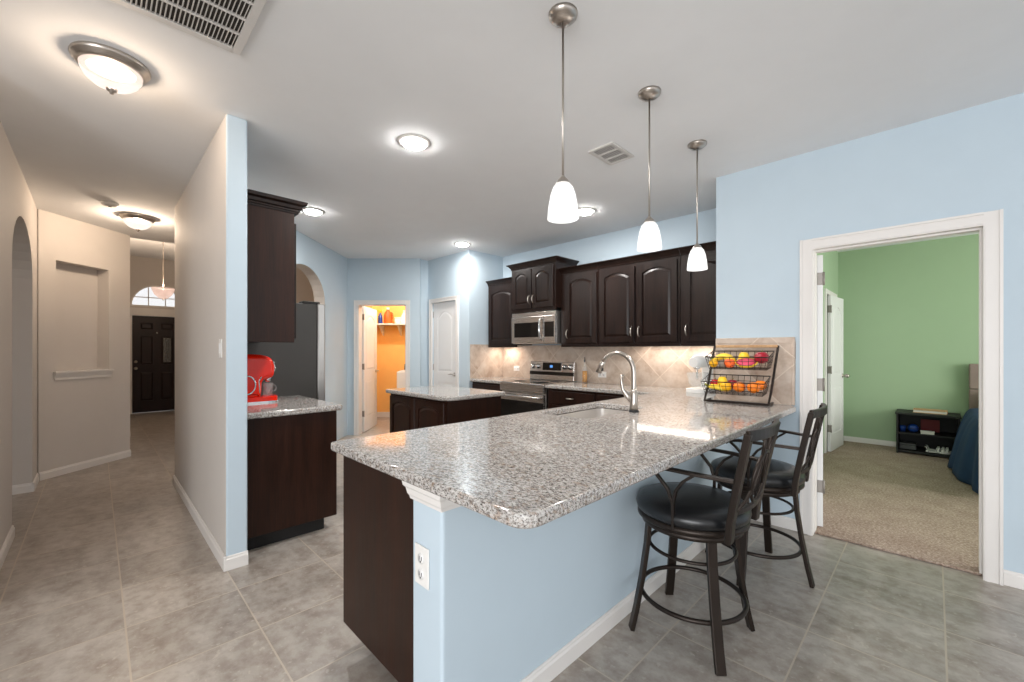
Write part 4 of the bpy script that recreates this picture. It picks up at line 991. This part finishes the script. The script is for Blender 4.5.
# ================================================================== BAR STOOLS
def make_stool(label, loc, base_rot, seat_rot):
    t = thing('bar_stool', label, 'bar stool', loc, 0, 'black metal bar stools at the peninsula')
    m = M['black_metal']
    for k in range(4):
        a = base_rot + pi / 4 + k * pi / 2; c, s = cos(a), sin(a)
        pts = [(0.20 * c, 0.20 * s, 0.515), (0.21 * c, 0.21 * s, 0.40), (0.232 * c, 0.232 * s, 0.25), (0.26 * c, 0.26 * s, 0.10), (0.283 * c, 0.283 * s, 0.0)]
        MB().bar(pts, 0.042, 0.02, up=(c, s, 0)).build('leg', m, t, 0.003)
    MB().tube([(0.228 * cos(a), 0.228 * sin(a), 0.175) for a in [2 * pi * i / 48 for i in range(48)]], 0.0105, 8, True).build('foot_ring', m, t)
    MB().tube([(0.188 * cos(a), 0.188 * sin(a), 0.40) for a in [2 * pi * i / 48 for i in range(48)]], 0.008, 8, True).build('stretcher_ring', m, t)
    MB().lathe([(0.15, 0.505), (0.218, 0.505), (0.222, 0.508), (0.222, 0.53), (0.15, 0.53)], 48).build('base_ring', m, t)
    MB().lathe([(0.1, 0.528), (0.1, 0.537)], 24).build('swivel_plate', M['chrome'], t)
    MB().lathe([(0.001, 0.536), (0.238, 0.536), (0.243, 0.54), (0.243, 0.56), (0.001, 0.56)], 48).build('seat_frame', m, t)
    MB().lathe([(0.232, 0.56), (0.246, 0.572), (0.25, 0.592), (0.243, 0.612), (0.215, 0.628), (0.14, 0.636), (0.001, 0.638)], 48).build('seat', M['leather'], t)
    T = Matrix.Rotation(seat_rot, 4, 'Z')
    # back: local +x is behind the sitter
    bx = lambda z: 0.235 + 0.085 * max(0, (z - 0.56) / 0.45) ** 1.15
    cv = lambda y: -0.035 * (1 - (y / 0.2) ** 2)
    bo = None
    for s in (-1, 1):
        pts = [(bx(z) - 0.012, s * (0.175 + 0.025 * (z - 0.54) / 0.46), z) for z in (0.535, 0.62, 0.7, 0.8, 0.9, 0.995)]
        MB(T).bar(pts, 0.05, 0.026, up=(1, 0, 0)).build('back_post', m, t, 0.004)
    MB(T).bar([(bx(0.985) - 0.012 + 0.03 - 0.03 * (y / 0.21) ** 2, y, 0.985) for y in [-0.21 + 0.42 * i / 12 for i in range(13)]], 0.02, 0.045).build('top_rail', m, t, 0.005)
    MB(T).bar([(bx(0.64) - 0.012 + 0.03 - 0.03 * (y / 0.18) ** 2, y, 0.66) for y in [-0.18 + 0.36 * i / 12 for i in range(13)]], 0.014, 0.022).build('lower_rail', m, t, 0.003)
    off = lambda y, z: (bx(z) - 0.012 + 0.03 - 0.03 * (y / 0.2) ** 2, y, z)
    mb = MB(T)
    mb.tube([off(0.085 * cos(a), 0.785 + 0.11 * sin(a)) for a in [2 * pi * i / 32 for i in range(32)]], 0.0075, 8, True)
    mb.build('back_loop', m, t)
    for s in (-1, 1):
        MB(T).tube([off(s * y, z) for y, z in ((0.17, 0.67), (0.11, 0.70), (0.05, 0.77), (0.03, 0.84), (0.045, 0.91), (0.06, 0.965))], 0.007, 8).build('back_scroll', m, t)
    # arms
    for s in (-1, 1):
        arm = [(bx(0.8) - 0.02, s * 0.215, 0.80), (0.1, s * 0.245, 0.806), (-0.03, s * 0.252, 0.808), (-0.075, s * 0.25, 0.80), (-0.095, s * 0.25, 0.785)]
        a_ = MB(T).bar(arm, 0.032, 0.014).build('armrest', m, t, 0.004)
        mb = MB(T)
        st = (0.02, s * 0.238, 0.55)
        mb.bar([st, (0.02, s * 0.242, 0.66), (0.0, s * 0.247, 0.72), (-0.045, s * 0.25, 0.77), (-0.075, s * 0.25, 0.795)], 0.012, 0.018, up=(0, 1, 0))
        mb.bar([st, (0.02, s * 0.242, 0.66), (0.035, s * 0.246, 0.72), (0.065, s * 0.247, 0.765), (0.11, s * 0.243, 0.80)], 0.012, 0.018, up=(0, 1, 0))
        mb.build('arm_support', m, a_, 0.002)
    return t
make_stool('nearer black metal bar stool with leather seat at the counter', (-0.81, 2.0, 0), 0, 0)
make_stool('farther black metal bar stool beside the bedroom doorway', (-0.76, 2.835, 0), pi / 4, R_(2))

# ================================================================== FRUIT RACK
fb = thing('fruit_rack', 'two-tier dark wire fruit rack with light wood top bar on the counter end', 'fruit rack', (-1.285, 3.432, 0.9145), R_(3.5))
FW = 0.44; m = M['black_metal']
for x in (0, FW):
    MB().bar([(x, 0.145, 0.008), (x, 0.0, 0.008), (x + 0.012, 0.032, 0.1), (x + 0.04, 0.13, 0.437)], 0.013, 0.015, up=(1, 0, 0)).build('side_frame', m, fb)
MB().box(0, FW, -0.008, 0.008, 0.0, 0.016).build('base_bar', m, fb)
MB().box(0.05, FW + 0.038, 0.118, 0.14, 0.424, 0.444).build('wood_bar', M['light_wood'], fb, 0.004)
def wire_basket(z0, yb, ztop=0.11):
    b0 = None
    mb = MB()
    # open basket: floor depth, front lip lower, tilts forward
    def P(x, q):    # q 0..3 : back top, back bottom, front bottom, front top
        ins = 0.02 if q in (1, 2) else 0
        xx = ins + (FW - 2 * ins) * x + 0.012 + 0.09 * (z0 - 0.045)
        return {0: (xx, yb, z0 + ztop), 1: (xx, yb - 0.02, z0 + 0.012), 2: (xx, yb - 0.165, z0), 3: (xx, yb - 0.2, z0 + 0.09)}[q]
    rim = [P(0.02, 0), P(0.98, 0), P(1 - 0.02, 3), P(0.02, 3)]
    mb.tube(rim, 0.0042, 6, True)
    for i in range(11):
        x = 0.02 + 0.96 * i / 10
        mb.tube([P(x, 0), P(x, 1), P(x, 2), P(x, 3)], 0.0019, 5)
    for (qa, qb, n) in ((0, 1, 3), (1, 2, 4), (2, 3, 3)):
        for k in range(n):
            tt = k / n
            a0, a1 = Vector(P(0.02, qa)).lerp(Vector(P(0.02, qb)), tt), Vector(P(0.98, qa)).lerp(Vector(P(0.98, qb)), tt)
            mb.tube([a0, a1], 0.0019, 5)
    for x in (0.02, 0.98):
        A, B, C_, D = (Vector(P(x, q)) for q in range(4))
        for k in range(1, 4):
            mb.tube([A.lerp(B, k / 4), D.lerp(C_, k / 4)], 0.0019, 5)
            mb.tube([A.lerp(D, k / 4), B.lerp(C_, k / 4)], 0.0019, 5)
    return mb.build('wire_basket', m, fb)
wire_basket(0.262, 0.085, 0.135); wire_basket(0.078, 0.035, 0.135)
FT = Matrix.Translation(fb.location) @ Matrix.Rotation(R_(3.5), 4, 'Z')
def fruit(name, label, x, y, z, r, mat, sc=(1, 1, 0.95), stem=True, rz=0, group=None):
    r *= 1.07
    p = FT @ Vector((x + (0.028 if z > 0.2 else 0.012), y + (0.012 if z > 0.2 else 0), z + 0.036))
    t = thing(name, label, name.split('_')[-1] if name != 'cut_fruit' else 'fruit', p, rz, group)
    n = 20; mb = MB(Matrix.Diagonal((*sc, 1)))
    pr = []
    for i in range(11):
        a = pi * i / 10
        rad = r * sin(a) * (1 + 0.03 * sin(2 * a)); zz = -r * cos(a)
        if i >= 9: zz -= r * 0.10 * (i - 8)
        if i == 10: zz = r * 0.82
        pr.append((max(rad, 1e-6), zz))
    mb.lathe(pr, n); mb.build('skin', mat, t)
    if stem: MB().tube([(0, 0, r * 0.78), (0.003, 0, r * 1.0), (0.006, 0.002, r * 1.15)], 0.0022, 6).build('stem', M['green_stem'], t)
    return t
# lower tier: floor at about z 0.05, y -0.03 .. -0.14
G = 'fruit on the lower tier of the rack'; G2 = 'fruit on the upper tier of the rack'
fruit('red_apple', 'red apple at the left end of the lower tier', 0.075, -0.03, 0.112, 0.033, M['red_apple'], group=G)
fruit('red_apple', 'dark red apple behind the yellow lemon on the lower tier', 0.20, -0.035, 0.113, 0.036, M['dark_apple'], group=G)
fruit('yellow_lemon', 'bright yellow orange lemon in front at the middle of the lower tier', 0.175, -0.107, 0.098, 0.036, M['lemon'], (1, 1, 1), False, group=G)
fruit('orange', 'orange in the middle of the lower tier, right of the lemon', 0.262, -0.103, 0.1, 0.039, M['orange_skin'], stem=False, group=G)
fruit('orange', 'frontmost orange near the right end of the lower tier', 0.355, -0.106, 0.101, 0.040, M['orange_skin'], stem=False, group=G)
fruit('orange', 'orange behind the frontmost one at the right end of the lower tier', 0.385, -0.03, 0.114, 0.037, M['orange_skin'], stem=False, group=G)
fruit('yellow_pear', 'upright yellow pear between the two apples on the lower tier', 0.135, -0.055, 0.125, 0.034, M['yellow'], (0.95, 0.95, 1.35), group=G)
def banana_bunch(name, label, n, base, rz, L=0.17, rr=0.017, lift=0.05, grp=None):
    p = FT @ (Vector(base) + Vector((0.02, 0, 0.034)))
    t = thing(name, label, 'bananas', p, rz, grp)
    for k in range(n):
        a0 = R_(-16 + 32 * k / max(1, n - 1)); pts = []; ra = []
        for i in range(9):
            s = i / 8; x = L * s; z = lift * sin(pi * s * 0.9) + 0.022 * (1 - s); y = x * math.tan(a0) * 0.6
            pts.append((x, y, z + 0.002 * k)); ra.append(rr * (0.35 + 0.65 * min(1, 5 * s, 5 * (1 - s) + 0.15)))
        MB().tube(pts, ra, 8).build('banana', M['banana'], t)
    MB().tube([(-0.02, 0, 0.045), (0.005, 0, 0.024)], [0.006, 0.011], 8).build('stem', M['green_stem'], t)
    return t
banana_bunch('banana_bunch', 'bunch of yellow bananas lying on the left of the upper tier', 3, (0.045, 0.005, 0.265), R_(3), 0.15, 0.023, 0.045, G2)
banana_bunch('banana_bunch', 'yellow bananas lying at the left front of the lower tier', 2, (0.035, -0.105, 0.068), R_(6), 0.12, 0.017, 0.012, G)
fruit('yellow_pear', 'tall yellow pear behind the bananas on the upper tier', 0.245, 0.022, 0.308, 0.036, M['yellow'], (1, 1, 1.35), group=G2)
fruit('yellow_lemon', 'golden lemon at the left front of the upper tier', 0.055, -0.07, 0.268, 0.03, M['lemon'], (1, 1.1, 1), False, group=G2)
fruit('peach', 'orange red peach at the front of the upper tier', 0.17, -0.075, 0.272, 0.036, M['peach'], group=G2)
fruit('red_pomegranate', 'dark red pomegranate at the right end of the upper tier', 0.37, -0.02, 0.315, 0.045, M['pomegranate'], group=G2)
t = thing('cut_fruit', 'cut fruit half with speckled pink flesh on the upper tier', 'fruit', FT @ Vector((0.305, -0.03, 0.306)), R_(6), G2)
MB(Matrix.Rotation(R_(38), 4, 'X') @ Matrix.Diagonal((1.45, 1, 1, 1))).lathe([(0.001, -0.024), (0.025, -0.021), (0.045, -0.006), (0.052, 0.012), (0.049, 0.014)], 24).build('rind', M['yellow'], t)
MB(Matrix.Rotation(R_(38), 4, 'X') @ Matrix.Diagonal((1.45, 1, 1, 1))).lathe([(0.049, 0.0135), (0.03, 0.018), (0.001, 0.019)], 24).build('flesh', M['pink_flesh'], t)

# ================================================================== LAUNDRY
sh = thing('laundry_shelf', 'white wall shelf of detergents in the laundry room', 'shelf', uv(-2.75, 8.26), YAW)
MB().box(0.0, 1.42, -0.34, -0.001, 1.80, 1.822).build('board', M['white'], sh)
for x in (0.22, 0.57, 1.1):
    mb = MB(); mb.prism([(-0.001, 1.8), (-0.28, 1.8), (-0.28, 1.785), (-0.02, 1.60), (-0.001, 1.60)], lambda a, b, d: (d, a, b), x - 0.011, x + 0.011); mb.build('bracket', M['white'], sh)
def sbottle(name, label, u, v, mat, cap, prof, capprof, cat='bottle'):
    t = thing(name, label, cat, uv(u, v, 1.8225), YAW, 'detergents on the laundry shelf')
    MB().lathe(prof, 18).build('body', mat, t); MB().lathe(capprof, 14).build('cap', cap, t)
    return t
t = sbottle('spray_bottle', 'blue spray bottle with yellow head at the left of the laundry shelf', -2.52, 8.02, M['teal_blue'], M['yellow'], [(0.04, 0), (0.043, 0.02), (0.04, 0.14), (0.018, 0.19), (0.015, 0.21)], [(0.017, 0.21), (0.02, 0.235), (0.016, 0.26), (0.001, 0.262)])
MB().tube([(0.03, 0, 0.25), (0, 0, 0.252), (-0.06, 0, 0.25)], [0.014, 0.013, 0.01], 8).tube([(-0.03, 0, 0.24), (-0.045, 0, 0.2)], 0.006, 6).build('trigger', M['yellow'], t)
t = sbottle('detergent_jug', 'red orange detergent jug with white cap on the laundry shelf', -2.385, 8.06, M['peach'], M['white_plastic'], [(0.07, 0), (0.078, 0.02), (0.078, 0.16), (0.06, 0.22), (0.03, 0.25), (0.028, 0.265)], [(0.033, 0.265), (0.033, 0.31), (0.001, 0.312)])
MB().tube([(0.05, 0, 0.22), (0.085, 0, 0.21), (0.095, 0, 0.13), (0.07, 0, 0.08)], 0.011, 8).build('handle', M['peach'], t)
sbottle('storage_tub', 'low white tub on the laundry shelf right of the red jug', -2.2, 8.08, M['white_plastic'], M['paper'], [(0.055, 0), (0.06, 0.01), (0.062, 0.1)], [(0.066, 0.1), (0.066, 0.125), (0.001, 0.127)], 'tub')
sbottle('bleach_bottle', 'white bottle with narrow neck at the right of the laundry shelf', -2.07, 8.05, M['white_plastic'], M['white_plastic'], [(0.06, 0), (0.065, 0.02), (0.062, 0.14), (0.03, 0.2), (0.02, 0.225)], [(0.024, 0.225), (0.024, 0.26), (0.001, 0.262)])
ws = thing('washing_machine', 'white top-loading washer at the right of the laundry room', 'washer', uv(-2.08, 7.55), YAW)
MB().box(0, 0.68, 0, 0.66, 0.02, 0.93).build('cabinet', M['white_plastic'], ws, 0.015, 3)
MB().box(0.02, 0.66, 0.02, 0.64, 0, 0.02).build('base', M['black'], ws)
MB().box(0.04, 0.64, 0.02, 0.50, 0.93, 0.945).build('lid', M['white_plastic'], ws, 0.006)
mb = MB(); mb.prism([(0.52, 0.93), (0.66, 0.93), (0.66, 1.05), (0.56, 1.05)], YZ, 0.0, 0.68); mb.build('control_console', M['grey_plastic'], ws, 0.008)
for kx in (0.12, 0.34, 0.56): MB().lathe([(0.03, 0.545), (0.028, 0.515), (0.001, 0.513)], 16, (kx, 0, 0.99), 'y').build('knob', M['chrome'], ws)
ll = thing('laundry_ceiling_light', 'flush white ceiling light of the laundry room', 'ceiling light', uv(-2.1, 7.1, H + 0.09))
MB().lathe([(0.15, 0), (0.15, -0.03), (0.14, -0.035)], 24).build('rim', M['white_plastic'], ll)
MB().lathe([(0.14, -0.035), (0.1, -0.07), (0.001, -0.085)], 24).build('diffuser', M['shade'], ll)
point('laundry_bulb', ll, (0, 0, -0.1), 70, (1, 0.94, 0.86), 0.05)

# ================================================================== BEDROOM
bs = thing('low_bookshelf', 'low black two-tier bookshelf against the green wall', 'bookshelf', (-0.34, 7.22, 0.0165))
BW = 0.56; BD = 0.41
for x in (0, BW - 0.02): MB().box(x, x + 0.02, 0, BD, 0, 0.49).build('side_panel', M['black'], bs, 0.002)
MB().box(-0.008, BW + 0.008, -0.008, BD, 0.49, 0.515).build('top', M['black'], bs, 0.002)
MB().box(0.02, BW - 0.02, 0.005, BD, 0.245, 0.265).build('shelf', M['black'], bs)
MB().box(0.02, BW - 0.02, 0.005, BD, 0.02, 0.045).build('bottom_board', M['black'], bs)
MB().box(0.02, BW - 0.02, BD - 0.01, BD, 0.045, 0.49).build('back_panel', M['black'], bs)
bz = 0.0165
t = thing('tan_book', 'thick tan book with white pages lying on top of the low bookshelf', 'book', (-0.19, 7.33, bz + 0.5155), R_(-3))
MB().box(0, 0.30, 0, 0.2, 0, 0.006).box(0, 0.30, 0, 0.2, 0.034, 0.04).box(0, 0.3, 0.192, 0.2, 0.006, 0.034).build('cover', M['light_wood'], t)
MB().box(0.006, 0.294, 0.006, 0.192, 0.006, 0.034).build('pages', M['paper'], t)
t = thing('toy_ball', 'blue toy ball on the upper tier of the low bookshelf', 'ball', (-0.185, 7.32, bz + 0.2655))
MB().ball((0, 0, 0.052), 0.052, 18).build('shell', M['teal_blue'], t)
MB().tube([(0.0522 * cos(a), 0.0522 * sin(a), 0.052) for a in [2 * pi * i / 24 for i in range(24)]], 0.003, 6, True).build('seam', M['black'], t)
t = thing('small_blue_cup', 'small blue cup left of the toy ball on the bookshelf', 'cup', (-0.282, 7.33, bz + 0.2655), R_(90))
MB().lathe([(0.026, 0), (0.032, 0.07), (0.029, 0.07), (0.024, 0.006), (0.001, 0.005)], 16).build('cup_body', M['teal_blue'], t)
MB().tube([(0.03, 0, 0.055), (0.05, 0, 0.05), (0.048, 0, 0.022), (0.027, 0, 0.018)], 0.004, 6).build('handle', M['teal_blue'], t)
t = thing('red_book', 'dark red book leaning at the back of the upper bookshelf tier', 'book', (-0.12, 7.5, bz + 0.267), 0)
MB().box(0, 0.17, 0, 0.004, 0, 0.15).box(0, 0.17, 0.026, 0.03, 0, 0.15).box(0, 0.004, 0.004, 0.026, 0, 0.15).build('cover', M['red_cloth'], t)
MB().box(0.004, 0.165, 0.004, 0.026, 0.004, 0.146).build('pages', M['paper'], t)
t = thing('white_box', 'small white box on the front of the upper bookshelf tier', 'box', (-0.115, 7.262, bz + 0.2655), R_(4))
MB().box(0, 0.12, 0, 0.06, 0, 0.028).build('tray', M['paper'], t)
MB().box(-0.002, 0.122, -0.002, 0.062, 0.028, 0.036).build('lid', M['white_plastic'], t)
t = thing('grey_case', 'low grey case on the lower tier of the bookshelf', 'case', (-0.315, 7.3, bz + 0.0455))
MB().box(0, 0.16, 0, 0.14, 0, 0.05).build('bottom_half', M['grey_plastic'], t, 0.01)
MB().box(0, 0.16, 0, 0.14, 0.052, 0.075).build('lid', M['grey_plastic'], t, 0.01)
def sandal(label, loc, rz):
    t = thing('white_sandal', label, 'sandal', loc, rz, 'white sandals on the bookshelf')
    outl = [(0.0, -0.026), (0.06, -0.022), (0.13, -0.036), (0.19, -0.028), (0.21, 0), (0.19, 0.028), (0.13, 0.034), (0.06, 0.024), (0.0, 0.026), (-0.015, 0)]
    mb = MB(); mb.prism(outl, XY, 0, 0.022); mb.build('sole', M['white_plastic'], t, 0.004)
    for xx in (0.09, 0.13, 0.165):
        MB().bar([(xx, -0.034, 0.015), (xx, -0.03, 0.045), (xx, 0, 0.06), (xx, 0.03, 0.045), (xx, 0.034, 0.015)], 0.006, 0.02, up=(1, 0, 0)).build('strap', M['white_plastic'], t)
    MB().bar([(0.01, -0.026, 0.015), (-0.01, -0.02, 0.06), (-0.018, 0, 0.065), (-0.01, 0.02, 0.06), (0.01, 0.026, 0.015)], 0.012, 0.006).build('heel_strap', M['white_plastic'], t)
sandal('white strappy sandal in front on the lower bookshelf tier', (-0.06, 7.29, bz + 0.0455), R_(6))
sandal('white strappy sandal behind the other on the lower bookshelf tier', (-0.05, 7.40, bz + 0.0455), R_(4))
bd = thing('bed', 'bed with navy comforter and taupe headboard against the green wall', 'bed', (0.30, 5.5, 0.0165))
hb = MB()
for i in range(2):
    for j in range(4): hb.box(0.402 * j, 0.402 * j + 0.398, 2.04, 2.11, 0.52 + 0.31 * i, 0.825 + 0.31 * i)
hb.build('headboard', M['headboard'], bd, 0.015, 3)
MB().box(0.05, 0.1, 2.06, 2.12, 0, 0.52).box(1.5, 1.55, 2.06, 2.12, 0, 0.52).build('headboard_leg', M['black'], bd)
MB().box(0.05, 1.6, 0.05, 2.03, 0.12, 0.35).build('box_spring', M['paper'], bd, 0.02)
for x in (0.1, 1.5):
    for y in (0.1, 1.9): MB().box(x, x + 0.05, y, y + 0.05, 0, 0.12).build('leg', M['black'], bd)
MB().box(0.05, 1.6, 0.05, 2.03, 0.35, 0.58).build('mattress', M['paper'], bd, 0.05, 4)
# comforter: draped grid
mb = MB(); gx, gy = 26, 40; V = []
for j in range(gy + 1):
    s = j / gy; y = -0.08 + 1.78 * s; row = []
    for i in range(gx + 1):
        q = i / gx
        fold = 0.022 * sin(22 * s + 2) + 0.012 * sin(47 * s + 1)
        flare = (0.06 + 0.17 * min(1, s * 1.15)) * (1 - 0.3 * max(0, (s - 0.85) / 0.15))
        if q < 0.5:
            k = q / 0.5       # hanging side: 0 bottom .. 1 top
            x = 0.02 - flare * (1 - k) ** 0.9 + fold * (1 - k) + 0.03 * (1 - k) * sin(9 * s); z = 0.03 + 0.60 * sin(k * pi / 2) ** 0.9 + 0.02 * sin(15 * s) * (1 - k)
        else:
            k = (q - 0.5) / 0.5; x = 0.02 + 1.6 * k; z = 0.63 + 0.02 * sin(8 * s + 5 * k) * min(1, 4 * k) + 0.03 * min(1, 5 * k)
        row.append(mb._v((x, y, z)))
    V.append(row)
for j in range(gy):
    for i in range(gx):
        f = mb.bm.faces.new([V[j][i], V[j][i + 1], V[j + 1][i + 1], V[j + 1][i]]); f.smooth = True
o = mb.build('comforter', M['blanket'], bd, 0, 2, 1)
sol = o.modifiers.new('thickness', 'SOLIDIFY'); sol.thickness = 0.02; sol.offset = -1
pl = MB().ball((0.4, 1.93, 0.72), 0.3, 20, (1.1, 0.32, 0.42)).build('pillow', M['paper'], bd)
